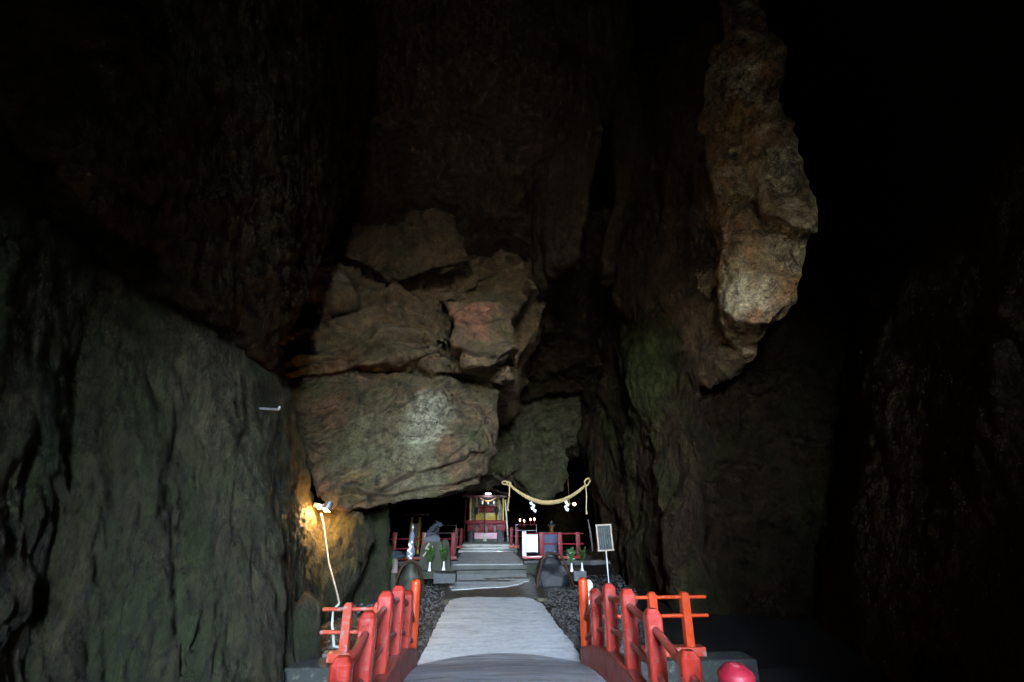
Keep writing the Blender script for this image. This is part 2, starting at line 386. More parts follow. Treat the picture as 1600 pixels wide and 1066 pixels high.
# ------------------------------------------------------------------ cave shell (the hollow the rest stands in)
def shell():
    stations = [(-13, -1.9, 3.0, 12.4), (-11, -1.6, 2.6, 12.2), (-8, -1.6, 2.7, 12.2), (-5, -1.9, 3.0, 12.4), (-3, -2.7, 3.7, 12.8), (-1, -4.0, 4.6, 13.0), (2, -5.6, 6.2, 15.5), (6, -7.6, 8.8, 18), (10, -9.0, 11.5, 19.5), (14, -9.5, 13.8, 18.5), (20, -9, 13.0, 15.0), (28, -8, 9, 10.0), (36, -7, 8, 7.0)]
    st = np.array(stations, float); Ys = np.arange(-13, 36.01, .22); na = 200
    xl = np.interp(Ys, st[:, 0], st[:, 1]); xr = np.interp(Ys, st[:, 0], st[:, 2]); zt = np.interp(Ys, st[:, 0], st[:, 3])
    pts = []
    for y, a, b, t in zip(Ys, xl, xr, zt):
        th = np.linspace(0, 2 * np.pi, na, endpoint=False)
        cx, hx, cz, hz = (a + b) / 2, (b - a) / 2, (t - 1.8) / 2, (t + 1.8) / 2
        c, s = np.cos(th), np.sin(th); e = .62
        pts.append(np.stack([cx + hx * np.sign(c) * np.abs(c) ** e, np.full(na, y), cz + hz * np.sign(s) * np.abs(s) ** e], 1))
    P = np.concatenate(pts); ny = len(Ys)
    ctr = np.repeat(np.stack([(xl + xr) / 2, Ys, (zt - 1.8) / 2], 1), na, 0)
    nm = ctr - P; nm /= np.linalg.norm(nm, axis=1)[:, None]
    w = np.stack([fbm(P * .4 + 50 * k, 3, 300 + k) for k in range(3)], 1)
    fv, _ = facets((P + w * .6) * .38, 320); fv2, _ = facets((P + w * .6) * 1.1, 340)
    nearf = np.interp(P[:, 1], [-13, -3, 6, 14], [.3, .35, .6, 1]); d = nearf * (.6 * fbm(P * .2, 3, 310) + .4 * fv + .08 * fv2) + .06 * fbm(P * 3, 3, 350)
    P = P + nm * d[:, None]
    idx = np.arange(ny * na).reshape(ny, na); nx = np.roll(idx, -1, 1)
    fc = np.stack([idx[:-1], nx[:-1], nx[1:], idx[1:]], -1).reshape(-1, 4)
    me = bpy.data.meshes.new('cave_ceiling')
    step = 5                                                      # the hill's outer skin, two metres of rock further out
    oi = np.arange(0, ny, step); oi = np.append(oi, ny - 1) if oi[-1] != ny - 1 else oi
    O = (P - nm * 2.2 + np.array([0, 0, 0])).reshape(ny, na, 3)[oi]; O[-1, :, 1] += 2.0; no = len(oi); base = ny * na
    ox = base + np.arange(no * na).reshape(no, na); onx = np.roll(ox, -1, 1)
    ofc = np.stack([ox[:-1], ox[1:], onx[1:], onx[:-1]], -1).reshape(-1, 4)
    rim = np.stack([idx[0], ox[0], onx[0], nx[0]], -1)
    me.from_pydata(P.tolist() + O.reshape(-1, 3).tolist(), [], fc.tolist() + [idx[-1].tolist()] + ofc.tolist() + [ox[-1][::-1].tolist()] + rim.tolist())
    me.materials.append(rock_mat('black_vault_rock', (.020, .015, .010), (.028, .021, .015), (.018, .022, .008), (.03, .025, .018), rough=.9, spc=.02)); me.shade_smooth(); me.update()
    o = bpy.data.objects.new('cave_ceiling', me); col.objects.link(o)
    tag(o, 'nearly black rock vault and far walls of the cave', 'cave ceiling', kind='structure')
shell()

# left wall: leaning back, runs along the path and turns in a little with depth
LW = [(-6, -1.7, -1.9), (-3, -1.75, -2.3), (-1.5, -2.1, -2.8), (0.5, -2.9, -3.6), (3.3, -3.9, -4.45), (5, -3.85, -4.75), (6.2, -3.25, -4.75), (7.5, -2.75, -4.75), (9, -2.95, -4.65), (10.5, -3.2, -5.2), (12.2, -3.3, -6.4)]   # Y, X at the ground, X at z = 5
cages = []
for (a, b) in zip(LW, LW[1:]):
    pts = []
    for y, x0, x5 in (a, b):
        pts += [(x0, y, -1.5), (x0, y, 0), ((x0 * .55 + x5 * .45), y, 2.5), (x5, y, 5.2), (x5 - .45, y, 7.4), (x0 - 4, y, -1.5), (x5 - 2.5, y, 7.4)]
    cages.append(pts)
cages.append([(-2.4, -1.0, -1), (-2.4, -.1, -1), (-2.6, -.9, 3.8), (-2.6, -.2, 3.8), (-3.0, -.5, 5.2), (-5, -1.4, -1), (-5, .4, -1), (-5, -1, 6), (-5, .3, 6)])  # unseen bulge beside the camera, added to shade the near left wall
cages.append(slab([(505, 800, 12), (560, 800, 12.1), (585, 830, 12.6), (560, 900, 12.8), (540, 950, 12.4), (500, 1000, 11), (470, 900, 11)], 2.0, dx=-1.5))
rock('cave_wall', cages, C['left'], .038, 5, big=.06, fac=.05, facf=.6, fine=.05, flute=.013, crack=.03, aniso=(1, 1, .4), kind='structure',
     label='mossy green fluted rock wall leaning back along the left of the path', cat='cave wall')
# lobe of rock beyond the lamp
rock('rock_buttress', [slab([(540, 770, 14), (606, 770, 14.2), (610, 815, 14.1), (605, 865, 14.0), (592, 935, 13.6), (545, 945, 13.3), (520, 850, 13.4)], 2.5, dx=-1.2)], C['left'], .05, 15,
     big=.12, fac=.10, facf=.6, fine=.035, flute=.06, label='rounded mossy rock buttress under the big overhang, right of the clamp lamp', cat='rock')
rock('rock_flake', [slab([(478, 930, 8.6), (497, 945, 8.7), (500, 1000, 8.5), (498, 1085, 8.2), (452, 1085, 7.8), (462, 960, 8.2)], 1.2, dx=-.5)], C['left'], .03, 16,
     big=.05, fac=.05, facf=1, fine=.02, label='smooth upright rock flake at the wall foot beside the left ditch fence', cat='rock')

# ceiling mass over the left wall
K2 = [W(-60, 120, 2.6), W(0, 165, 3.3), W(200, 320, 5.0), W(330, 440, 6.9), W(425, 585, 9.0), W(375, 350, 10.0), W(365, 200, 9.2), W(250, -60, 6.0), W(-60, -60, 3.2),
      (-9, 2.6, 5.4), (-9, 12, 5.0), (-8, 2, 13), (-3, 6, 15), (-8, 13, 14), (-4, 13, 15)]
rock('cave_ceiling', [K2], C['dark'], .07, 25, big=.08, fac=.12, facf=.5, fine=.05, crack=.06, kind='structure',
     label='dark broken rock ceiling hanging over the left wall', cat='cave ceiling')

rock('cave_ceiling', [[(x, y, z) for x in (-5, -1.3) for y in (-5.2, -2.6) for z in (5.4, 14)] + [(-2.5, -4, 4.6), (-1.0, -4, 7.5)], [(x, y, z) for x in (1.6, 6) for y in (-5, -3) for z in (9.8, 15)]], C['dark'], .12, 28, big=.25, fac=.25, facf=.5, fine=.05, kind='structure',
     label='unseen rock added behind the viewer to block light from the cave mouth', cat='cave ceiling')  # left block is unseen, added to keep mouth light off the ceiling mass

# facade above the path: body + layers
body = slab([(350, 330, 14.6), (870, 330, 15.2), (860, 470, 15.0), (800, 600, 15.2), (430, 600, 14.6), (360, 520, 14.4)], 6)
layers = [
    slab([(375, 400, 13.2), (480, 400, 12.8), (560, 412, 12.9), (615, 452, 13.3), (535, 466, 12.7), (440, 440, 13.0), (400, 425, 13.2)], 2.2),
    slab([(380, 330, 13.4), (480, 398, 13.4), (525, 515, 13.3), (440, 528, 13.0), (395, 440, 13.1), (372, 360, 13.4)], 2.0),
    slab([(545, 462, 13.6), (690, 450, 13.6), (705, 520, 12.7), (640, 540, 12.5), (560, 545, 12.5), (520, 530, 12.8)], 2.5),
    slab([(378, 560, 12.9), (440, 528, 12.9), (560, 522, 12.6), (650, 512, 12.7), (700, 545, 12.5), (640, 552, 12.2), (560, 572, 12.2), (440, 588, 12.5), (400, 585, 12.8)], 3.0),
    slab([(640, 552, 12.6), (720, 560, 12.4), (800, 566, 12.9), (800, 600, 12.8), (690, 585, 12.4)], 3.0),
    slab([(695, 465, 13.2), (735, 425, 13.6), (840, 395, 14.2), (845, 450, 14.0), (800, 485, 13.0)], 3.0),
    slab([(560, 330, 14.0), (700, 330, 14.0), (740, 400, 13.6), (620, 440, 13.8), (540, 400, 13.8)], 3.0)]
rock('cave_ledges', [body] + layers, C['layers'], .042, 35, big=.12, fac=.27, facf=.6, fine=.028, crack=.04, strata=((.12, .1, 1), .8, .12), kind='structure', grooves=[
     ([(485, 492), (513, 485), (594, 461), (638, 465), (672, 457)], .12, .09, .30), ([(473, 570), (513, 561), (557, 566), (598, 541), (638, 533), (703, 541)], .22, .10, .32),
     ([(420, 600), (480, 592), (537, 598), (598, 582), (638, 588), (690, 586)], .10, .06, .14), ([(691, 470), (694, 500), (703, 541), (715, 582)], .25, .08, .05), ([(385, 440), (440, 446), (480, 470), (500, 515)], .1, .07, .15),
     ([(705, 570), (760, 575), (800, 590)], .15, .09, .25), ([(545, 400), (600, 425), (650, 430), (700, 455)], .10, .08, .15), ([(395, 530), (440, 545), (500, 530)], .08, .06, .12)],
     label='layered pink brown rock ledges stepping out above the big pale overhang', cat='rock ledges')
rock('jutting_rock', [slab([(703, 474, 12.1), (768, 474, 11.9), (798, 488, 12.2), (806, 522, 12.3), (800, 560, 12.1), (760, 575, 11.8), (722, 570, 11.7), (712, 530, 11.7)], 3.2)], C['layers'], .036, 45,
     big=.08, fac=.10, facf=.9, fine=.025, crack=.04, gY=11.8, grooves=[([(715, 545), (740, 556), (783, 555), (803, 541)], .10, .06, .18), ([(705, 492), (740, 505), (770, 500), (798, 488)], .05, .05, .08)], label='square reddish rock block jutting out at the right end of the ledges', cat='rock')
rock('overhanging_rock', [
    slab([(432, 592, 13.2), (540, 580, 12.9), (690, 588, 12.9), (785, 606, 13.6), (778, 660, 13.5), (760, 725, 13.2), (752, 762, 13.0), (690, 772, 12.7), (640, 778, 12.5), (560, 792, 12.3), (522, 794, 12.2),
          (480, 730, 12.6), (445, 650, 13.0), (600, 690, 12.35), (680, 640, 12.5), (700, 720, 12.4)], 3.8, dx=-.3, dz=.25),
    slab([(560, 745, 12.3), (660, 715, 12.3), (750, 715, 12.8), (752, 762, 12.9), (690, 775, 12.5), (600, 792, 12.1), (530, 796, 12.0)], 2.5, dz=.1)],
    C['facade'], .036, 55, big=.12, fac=.15, facf=.55, fine=.022, crack=.05, warp=.3, strata=((-.28, .25, 1), .8, .07), grooves=[
     ([(477, 691), (515, 668), (553, 642), (557, 618), (575, 600)], .10, .045, .07), ([(562, 695), (582, 672), (590, 648), (610, 636), (662, 627), (678, 608)], .09, .04, .07), ([(668, 585), (685, 630), (697, 652)], .07, .035, .03),
     ([(600, 772), (620, 760), (650, 742), (690, 730), (750, 712)], .14, .06, .13), ([(540, 778), (620, 780), (660, 765), (700, 758), (750, 742)], .16, .06, .12), ([(550, 718), (640, 708), (690, 701), (720, 690)], .05, .035, .03),
     ([(440, 640), (480, 650), (520, 640)], .07, .04, .06), ([(465, 690), (500, 715), (560, 705)], .07, .04, .05), ([(610, 690), (600, 720), (560, 745), (530, 760)], .05, .03, .04), ([(700, 720), (730, 690), (765, 640)], .06, .04, .05)],
    label='huge pale green and pink overhanging rock with a whitish patch above the shrine path', cat='rock')

# roof leaning out from the ledges up to the vault
rock('cave_ceiling', [
    [W(345, 395, 14.2), W(620, 360, 14.6), W(880, 390, 14.8), W(910, 60, 12.0), W(620, 100, 11.0), W(350, 60, 9.8), W(915, -120, 10), W(350, -120, 8.2), (-7, 18, 9), (3, 18, 9), (-7, 14, 19), (4, 14, 19)],
    slab([(480, 200, 12.4), (620, 110, 11.2), (700, 150, 11.6), (760, 260, 12.8), (640, 330, 13.6), (520, 330, 13.4)], 2), slab([(640, -60, 9.8), (870, -60, 10), (880, 60, 11), (760, 70, 11), (660, 30, 10.6)], 2)],
    C['vault'], .07, 66, big=.25, fac=.26, facf=.5, fine=.05, crack=.05, kind='structure', label='dim brown faceted roof rock leaning out above the ledges', cat='cave ceiling')
# middle mass roofing the deep recess and the back wall of the inner chamber
rock('cave_ceiling', [slab([(770, 330, 14.5), (1010, 330, 14.0), (960, 480, 17), (935, 620, 21), (780, 625, 21), (775, 470, 17)], 6, dz=3),
                      ], C['dark'], .07, 65, big=.3, fac=.38, facf=.55, fine=.05, crack=.05, aniso=(1, 1, .7), kind='structure', label='dark rock vault of the deep recess right of the ledges', cat='cave ceiling')
rock('cave_back_wall', [
    slab([(745, 580, 22), (960, 580, 22), (945, 690, 21.5), (880, 700, 21), (820, 705, 21), (750, 738, 21.5)], 5),
    slab([(815, 660, 20.6), (885, 670, 20.8), (880, 740, 20.6), (862, 780, 20.6), (838, 781, 20.6), (820, 740, 20.6)], 1.6),
    slab([(745, 680, 21), (800, 680, 20.8), (803, 725, 20.6), (782, 742, 20.6), (745, 750, 20.8)], 2),
    slab([(700, 640, 23), (760, 640, 22), (790, 745, 22.5), (700, 758, 23)], 5)],
    C['back'], .06, 75, big=.2, fac=.3, facf=.7, fine=.05, crack=.05, kind='structure', label='greenish back wall of the cave hanging down behind the straw rope', cat='cave wall')

# right wall bulge
Dm = [W(1000, 400, 14.5), W(1052, 500, 12.8), W(1085, 560, 12.3), W(1090, 680, 12.2), W(1088, 760, 12.2), W(1092, 900, 11.6), W(1075, 1000, 11.2), W(930, 430, 17), W(935, 600, 19), W(925, 700, 20), W(935, 800, 20.5),
      W(945, 900, 18.5), (5.2, 14.5, -1), (5.4, 11.2, -1), (9.2, 22, -1), (5, 22, -1), (8.6, 22, 10), (5, 22, 10)]
Du = [W(1050, 250, 14.5), W(1185, 320, 12.2), W(1205, 440, 12.4), W(1180, 500, 12.6), W(1088, 560, 12.6), W(1000, 430, 14.6), W(1100, 640, 13.4)]; Du = Du + [q + Vector((.5, 3.5, 1)) for q in Du]
rock('cave_wall', [Dm, Du, slab([(1010, 560, 13.2), (1075, 540, 12.2), (1095, 640, 12.0), (1080, 700, 12.2), (1030, 680, 13)], 2)], C['right'], .05, 85, big=.34, fac=.30, facf=.42, fine=.04, crack=.04, warp=.35, strata=((-.75, .1, .6), .9, .14), aniso=(1, 1, .75), kind='structure',
     label='streaked dark green brown rock wall bulging out right of the straw rope', cat='cave wall')
NR = [  # Y, X at the ground, X at z = 6, X at z = 11: the near wall runs outward with depth, away from the daylight
    (-5, 2.8, 3.0, 3.4), (-3, 2.9, 3.3, 4.2), (-1, 3.3, 4.1, 6.0), (1.5, 4.15, 5.3, 8.0), (4, 5.0, 6.7, 9.9), (7, 5.75, 8.0, 11.4), (9.5, 6.5, 9.3, 12.6), (12, 7.7, 10.6, 13.6), (16, 9.8, 12.5, 15)]
cages = []
for (a, b) in zip(NR, NR[1:]):
    pts = []
    for y, x0, x6, x11 in (a, b): pts += [(x0, y, -1.5), (x0, y, 0), (x0 * .5 + x6 * .5, y, 3), (x6, y, 6), (x11, y, 11), (x0 + 9, y, -1.5), (x11 + 3, y, 11)]
    cages.append(pts)
cages.append([(2.15, -.9, -1), (2.15, .2, -1), (2.3, -.9, 3.6), (2.3, .1, 3.6), (3.2, -.5, 4.6), (6, -1.4, -1), (6, .8, -1), (6, -1, 5), (5, .8, 4)])  # unseen bulge added to throw the right floor and wall foot into shade
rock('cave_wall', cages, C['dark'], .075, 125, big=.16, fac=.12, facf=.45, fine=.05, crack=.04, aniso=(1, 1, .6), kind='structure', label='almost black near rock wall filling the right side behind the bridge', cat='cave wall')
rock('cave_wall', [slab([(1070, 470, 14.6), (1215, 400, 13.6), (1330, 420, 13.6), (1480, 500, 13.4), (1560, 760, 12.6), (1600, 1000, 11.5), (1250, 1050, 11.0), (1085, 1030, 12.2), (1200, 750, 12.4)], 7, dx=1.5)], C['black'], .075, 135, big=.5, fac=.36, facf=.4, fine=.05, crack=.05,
     strata=((-.5, 0, .85), .9, .15), kind='structure', label='dim brown rock slope falling to the lower right behind the right fence', cat='cave wall')
# hanging spur high on the right
rock('hanging_rock_spur', [
    slab([(1125, -60, 10.0), (1182, -60, 9.4), (1210, 100, 8.9), (1188, 200, 8.9), (1158, 190, 9.2), (1140, 120, 9.6)], 2.5, dx=.6),
    slab([(1165, 180, 9.2), (1205, 140, 8.9), (1235, 150, 8.8), (1262, 220, 8.6), (1288, 320, 8.5), (1285, 362, 8.6), (1240, 355, 8.8), (1200, 320, 9.0), (1172, 250, 9.2)], 2.6, dx=.6),
    slab([(1120, 320, 10.0), (1190, 310, 9.4), (1250, 340, 9.0), (1272, 385, 9.0), (1262, 430, 9.2), (1232, 470, 9.4), (1205, 512, 9.8), (1150, 500, 10.2), (1125, 420, 10.3)], 2.6, dx=.6),
    slab([(1120, 60, 10.2), (1170, 90, 9.5), (1190, 200, 9.2), (1175, 320, 9.6), (1130, 330, 10.2), (1110, 200, 10.4)], 2.2, dx=.3)],
    C['spur'], .042, 95, big=.12, fac=.27, facf=.62, fine=.016, crack=.03, warp=.15, aniso=(1, 1, .8),
    label='grey and rust coloured rock spur hanging high on the right side', cat='rock')
rock('cave_ceiling', [
    slab([(905, 30, 11.5), (935, 100, 11.3), (940, 200, 11.2), (918, 300, 11.5), (900, 400, 12.2), (870, 420, 13), (860, 250, 12.5), (870, 80, 12)], 3, dx=-.8),
    slab([(985, 60, 11.2), (1005, 170, 11.2), (985, 300, 11.8), (950, 420, 12.8), (960, 200, 12)], 3, dx=.6),
    slab([(850, -40, 10), (1000, -40, 9.6), (1000, 60, 9.9), (975, 80, 10), (870, 55, 10.4)], 3),
    slab([(1000, 60, 12.4), (1140, 60, 11.2), (1190, 500, 11.8), (1100, 560, 12.8), (960, 470, 15)], 4)],
    C['vault'], .06, 105, big=.2, fac=.22, facf=.6, fine=.05, crack=.05, aniso=(1, 1, .4), kind='structure', label='long dark vertical rock ribs running up to the roof in the middle', cat='cave ceiling')

rock('cave_wall', [slab([(1040, -60, 11.4), (1150, -60, 10.3), (1185, 200, 10.2), (1200, 300, 10.4), (1205, 500, 10.9), (1150, 560, 11.8), (1085, 600, 12.6), (1030, 480, 13), (1035, 200, 12.4)], 3.5, dx=.3),
     slab([(1090, 250, 11), (1150, 240, 10.3), (1180, 400, 10.5), (1130, 470, 11.2), (1085, 400, 11.6)], 1.5)], C['ridge'], .055, 145, big=.2, fac=.28, facf=.55, fine=.04, crack=.05, aniso=(1, 1, .6), kind='structure',
     label='rust brown rock ridge joining the roof to the right wall left of the hanging spur', cat='cave wall')

# ------------------------------------------------------------------ ground, ditch, water
def axis(segs):
    out = []
    for a, b, s in segs: out += list(np.arange(a, b, s))
    return np.array(out + [segs[-1][1]])
xs = axis([(-600, -60, 90), (-60, -12, 8), (-12, 12, .16), (12, 60, 8), (60, 600, 90)])
ys = axis([(-900, -60, 80), (-60, -24, 6), (-24, 3.6, .3), (3.6, 19, .1), (19, 40, .5), (40, 70, 6)])
X, Y = np.meshgrid(xs, ys)
pp = np.stack([X.ravel(), Y.ravel(), 0 * X.ravel()], 1)
near = (np.abs(pp[:, 0]) < 13) & (pp[:, 1] > -15)
Z = np.where(near, .035 * fbm(pp * .8, 4, 500) + .012 * fbm(pp * 5, 3, 510) - .075, -.09)
out_ = np.clip((-15 - pp[:, 1]) / 5, 0, 1); Z = Z + 4.2 * out_ * out_ * (3 - 2 * out_) + np.where(pp[:, 1] < -20, .5 * fbm(pp * .05, 3, 530), 0)  # unseen bank outside the mouth, raised to cut off low light
e1 = 3.95 + .06 * fbm(pp * 1.5, 3, 520); e2 = 7.75
d = np.minimum((pp[:, 1] - e1) / .12, (e2 - pp[:, 1]) / .12); d = np.clip(d, 0, 1)
Z = Z - 1.15 * d * near
Z = np.where(pp[:, 1] > 18.6, Z + .30, Z)
me = bpy.data.meshes.new('ground'); nxn = len(xs)
idx = np.arange(len(pp)).reshape(len(ys), nxn)
fc = np.stack([idx[:-1, :-1], idx[:-1, 1:], idx[1:, 1:], idx[1:, :-1]], -1).reshape(-1, 4)
me.from_pydata(np.stack([pp[:, 0], pp[:, 1], Z], 1).tolist(), [], fc.tolist())
gm, nt, b = newmat('damp_gravel_earth'); n = N(nt); g = n.node('ShaderNodeNewGeometry').outputs['Position']
c = n.mix(n.ramp(n.noise(g, 30, 6, .8), [(.4, 0), (.7, 1)]), (.035, .032, .028), (.13, .125, .115))
c = n.mix(n.ramp(n.noise(g, .8, 5), [(.4, 0), (.7, .6)]), c, (.03, .032, .02))
sx = n.node('ShaderNodeSeparateXYZ'); n.lk(g, sx.inputs[0])                    # shade painted into the floor colour right of the gravelled strip
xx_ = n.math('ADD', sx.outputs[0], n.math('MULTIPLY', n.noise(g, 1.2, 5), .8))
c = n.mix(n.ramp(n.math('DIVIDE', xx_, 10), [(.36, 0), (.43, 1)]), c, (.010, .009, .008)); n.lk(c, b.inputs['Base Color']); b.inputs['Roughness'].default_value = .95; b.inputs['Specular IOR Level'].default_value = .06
n.lk(n.bump(n.noise(g, 40, 5, .8), 1, .03), b.inputs['Normal'])
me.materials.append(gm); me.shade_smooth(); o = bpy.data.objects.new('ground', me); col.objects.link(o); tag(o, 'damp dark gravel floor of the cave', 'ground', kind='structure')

wm, nt, b = newmat('still_ditch_water'); b.inputs['Base Color'].default_value = (.02, .035, .035, 1); b.inputs['Roughness'].default_value = .08
n = N(nt); g = n.node('ShaderNodeNewGeometry').outputs['Position']; n.lk(n.bump(n.noise(g, 6, 3), .15, .02), b.inputs['Normal'])
mb = MB(); mb.box((1, 5.85, -1.12), (20, 3.7, .2)); tag(mb.build('water', wm), 'dark water in the ditch under the bridge', 'water', kind='structure')

# loose gravel as one mass
bm = bmesh.new(); bmesh.ops.create_icosphere(bm, subdivisions=1, radius=1)
tv = np.array([v.co[:] for v in bm.verts]); tf = np.array([[v.index for v in f.verts] for f in bm.faces]); bm.free()
rs = np.random.RandomState(3); NG = 9000
gy = 8.2 + 10.2 * rs.rand(NG) ** 1.3; gx = np.where(rs.rand(NG) < .5, rs.uniform(-3.3, -.9, NG), rs.uniform(1.6, 1, NG) * 0 + 1.6 + (.9 + .22 * (gy - 8)) * rs.rand(NG) ** 1.0 * 1.2)
gs = np.where(rs.rand(NG) < .94, rs.uniform(.012, .03, NG), rs.uniform(.035, .075, NG))
sh = rs.uniform(.6, 1, (NG, 1, 3)) * np.array([1.1, 1.1, .65]); V = tv[None] * gs[:, None, None] * sh * (1 + rs.uniform(-.18, .18, (NG, len(tv), 1)))
V = V + np.stack([gx, gy, -.055 + gs * .2], 1)[:, None, :]
Fc = tf[None] + (np.arange(NG) * len(tv))[:, None, None]
me = bpy.data.meshes.new('gravel'); me.from_pydata(V.reshape(-1, 3).tolist(), [], Fc.reshape(-1, 3).tolist())
me.materials.append(simple('pebbles', (.13, .125, .115), .75, var=.45, vs=9, bump=.3)); o = bpy.data.objects.new('gravel', me); col.objects.link(o)
tag(o, 'loose grey gravel on both sides of the path', 'gravel', kind='stuff')

# ------------------------------------------------------------------ path
def path_mat(wet):
    m, nt, b = newmat('pale_concrete'); n = N(nt); g = n.node('ShaderNodeNewGeometry').outputs['Position']
    c = n.mix(n.ramp(n.noise(n.mapping(g, (.5, 3, 1)), 2.2, 8, .7), [(.35, 0), (.65, 1)]), (.42, .45, .43), (.62, .64, .62))
    c = n.mix(n.ramp(n.noise(g, 9, 8, .8), [(.5, 0), (.7, .7)]), c, (.25, .26, .24))
    c = n.mix(n.ramp(n.noise(n.mapping(g, (1, 1.6, 1), loc=(8, 2, 0)), 1.7, 7, .7, .6), [(.50, 0), (.66, .55)]), c, (.24, .26, .25))
    wet_o = n.ramp(n.noise(n.mapping(g, (.45, 1.5, 1), loc=(2.3, 1.7, 0)), 1.0, 5, .55, .5), [(.57 - wet, 0), (.59 - wet, 1)])
    c = n.mix(wet_o, c, (.055, .055, .032)); n.lk(c, b.inputs['Base Color'])
    n.lk(n.ramp(wet_o, [(0, .75), (1, .22)]), b.inputs['Roughness'])
    n.lk(n.bump(n.noise(n.mapping(g, (1, 5, 1)), 14, 6, .7), .35, .012), b.inputs['Normal']); return m
pm = path_mat(-.2); pmw = path_mat(.01); pmd = path_mat(-.025)
def outline_slab(name, pts, z0, z1, mat, label, kind='structure', cat='path', jag=.02, parent=None):
    P = []
    for i, (x, y) in enumerate(pts):
        x2, y2 = pts[(i + 1) % len(pts)]; k = max(2, int(math.hypot(x2 - x, y2 - y) / .12))
        for j in range(k): P.append((x + (x2 - x) * j / k + rnd.uniform(-jag, jag), y + (y2 - y) * j / k + rnd.uniform(-jag, jag)))
    mb = MB(); mb.rings([[(x, y, z0) for x, y in P], [(x, y, z1 - .012) for x, y in P], [(.26 + (x - .26) * .994, y, z1) for x, y in P]])
    return tag(mb.build(name, mat, parent), label, cat, kind=kind)
outline_slab('path', [(-.93, 7.8), (1.5, 7.8), (1.57, 8.65), (1.52, 10.5), (1.49, 12.4), (1.34, 13.2), (1.1, 13.5), (.6, 13.45), (0, 13.6), (-.5, 13.55), (-.8, 13.1), (-.86, 11.5), (-.9, 8.6)], -.2, .016, pm, 'pale dry concrete path slab running from the bridge')
mudm = simple('brown_wet_mud', (.07, .062, .03), .4, var=.35, vs=3, bump=.5, bs=12)
outline_slab('path', [(-.95, 13.3), (1.75, 13.3), (1.85, 15.2), (1.8, 18.35), (-1.05, 18.35), (-1.05, 15)], -.2, .012, mudm, 'wet brown muddy stretch of path', jag=.05)
outline_slab('path', [(-.85, 14.7), (-.2, 14.95), (.6, 15.15), (1.2, 15.7), (1.45, 16.3), (1.62, 17.2), (1.5, 18.3), (-.95, 18.3), (-1.0, 16.5)], -.2, .028, pmw, 'water stained concrete path slab in front of the low step', jag=.06)
# terrace behind the step
st = simple('terrace_stone', (.085, .09, .078), .75, var=.3, vs=2.5, bump=.5, bs=15, wear=(.06, .07, .04), wear_amt=.5)
outline_slab('terrace', [(-1.15, 18.45), (1.7, 18.45), (1.75, 19.2), (1.75, 24), (-1.2, 24), (-1.15, 19.2)], -.2, .29, st, 'stone terrace behind the low step', cat='terrace', jag=.012)
outline_slab('path', [(-1.05, 18.5), (1.5, 18.5), (1.6, 20), (1.45, 24), (-.95, 24), (-1.02, 20)], .2, .31, pmd, 'water stained concrete on the raised terrace', jag=.03)
outline_slab('terrace', [(-1.0, 18.1), (1.6, 18.1), (1.6, 18.5), (-1.0, 18.5)], -.1, .15, st, 'low lower step at the foot of the terrace', cat='step', jag=.015)
mb = MB(); mb.box((5.3, 21.5, .11), (7.1, 5.2, .5)); mb.box((-4.6, 21.5, .11), (6.8, 5.2, .5)); tag(noisy(mb.build('terrace', st), .01, 2), 'raised stone floor left and right behind the red fences', 'terrace', kind='structure')

# ------------------------------------------------------------------ arched bridge
top_z = lambda y: 1.33 - .09 * (y - 5.45) ** 2
deck_z = lambda y: .27 - .049 * (y - 5.45) ** 2
gird_z = lambda y: .62 - .072 * (y - 5.45) ** 2
bridge = empty('arched_bridge', (.285, 5.45, 0), 'small arched bridge with grey deck and bright red railings on both sides', 'bridge')
OFF = Vector((-.285, -5.45, 0))
def bm_shift(mb): bmesh.ops.translate(mb.bm, verts=mb.bm.verts, vec=OFF); return mb
dm, nt, b = newmat('worn_grey_deck'); n = N(nt); g = n.node('ShaderNodeNewGeometry').outputs['Position']
c = n.mix(n.ramp(n.noise(n.mapping(g, (.6, 5, 1)), 2.5, 8, .7), [(.3, 0), (.7, 1)]), (.06, .06, .06), (.34, .36, .37))
c = n.mix(n.ramp(n.noise(n.mapping(g, loc=(3, 0, 0)), 2, 5), [(.5, 0), (.7, .5)]), c, (.26, .20, .16)); n.lk(c, b.inputs['Base Color']); b.inputs['Roughness'].default_value = .6
n.lk(n.bump(n.noise(n.mapping(g, (.8, 9, 1)), 5, 7, .7), .8, .03), b.inputs['Normal'])
mb = MB(); rings = []
yy = np.arange(3.0, 8.36, .06)
def deckpt(x, y):
    u = (x - .285) / 1.25
    yb = y if y < 7.7 else y - (y - 7.7) * .75 * u * u
    return (x, yb, deck_z(min(yb, 7.85)) - max(0, yb - 7.85) * .02 + .035 * (1 - u * u) + .03)
for y in yy:
    r = [Vector(deckpt(.285 - 1.2 + 2.4 * i / 24, y)) for i in range(25)]
    rings.append(r + [q - Vector((0, 0, .2)) for q in r[::-1]])
mb.rings(rings); bm_shift(mb).build('deck', dm, bridge)
def arch(xc, w, y0, y1, top, bot):
    mb = MB(); rg = []
    for y in np.linspace(y0, y1, 40):
        t, b_ = top(y), bot(y); e = .012
        rg.append([Vector(p) for p in ((xc - w / 2, y, b_), (xc + w / 2, y, b_), (xc + w / 2, y, t - e), (xc + w / 2 - e, y, t), (xc - w / 2 + e, y, t), (xc - w / 2, y, t - e))])
    return bm_shift(mb.rings(rg))
posts_y = [6.99, 6.22, 5.44, 4.68, 3.95]
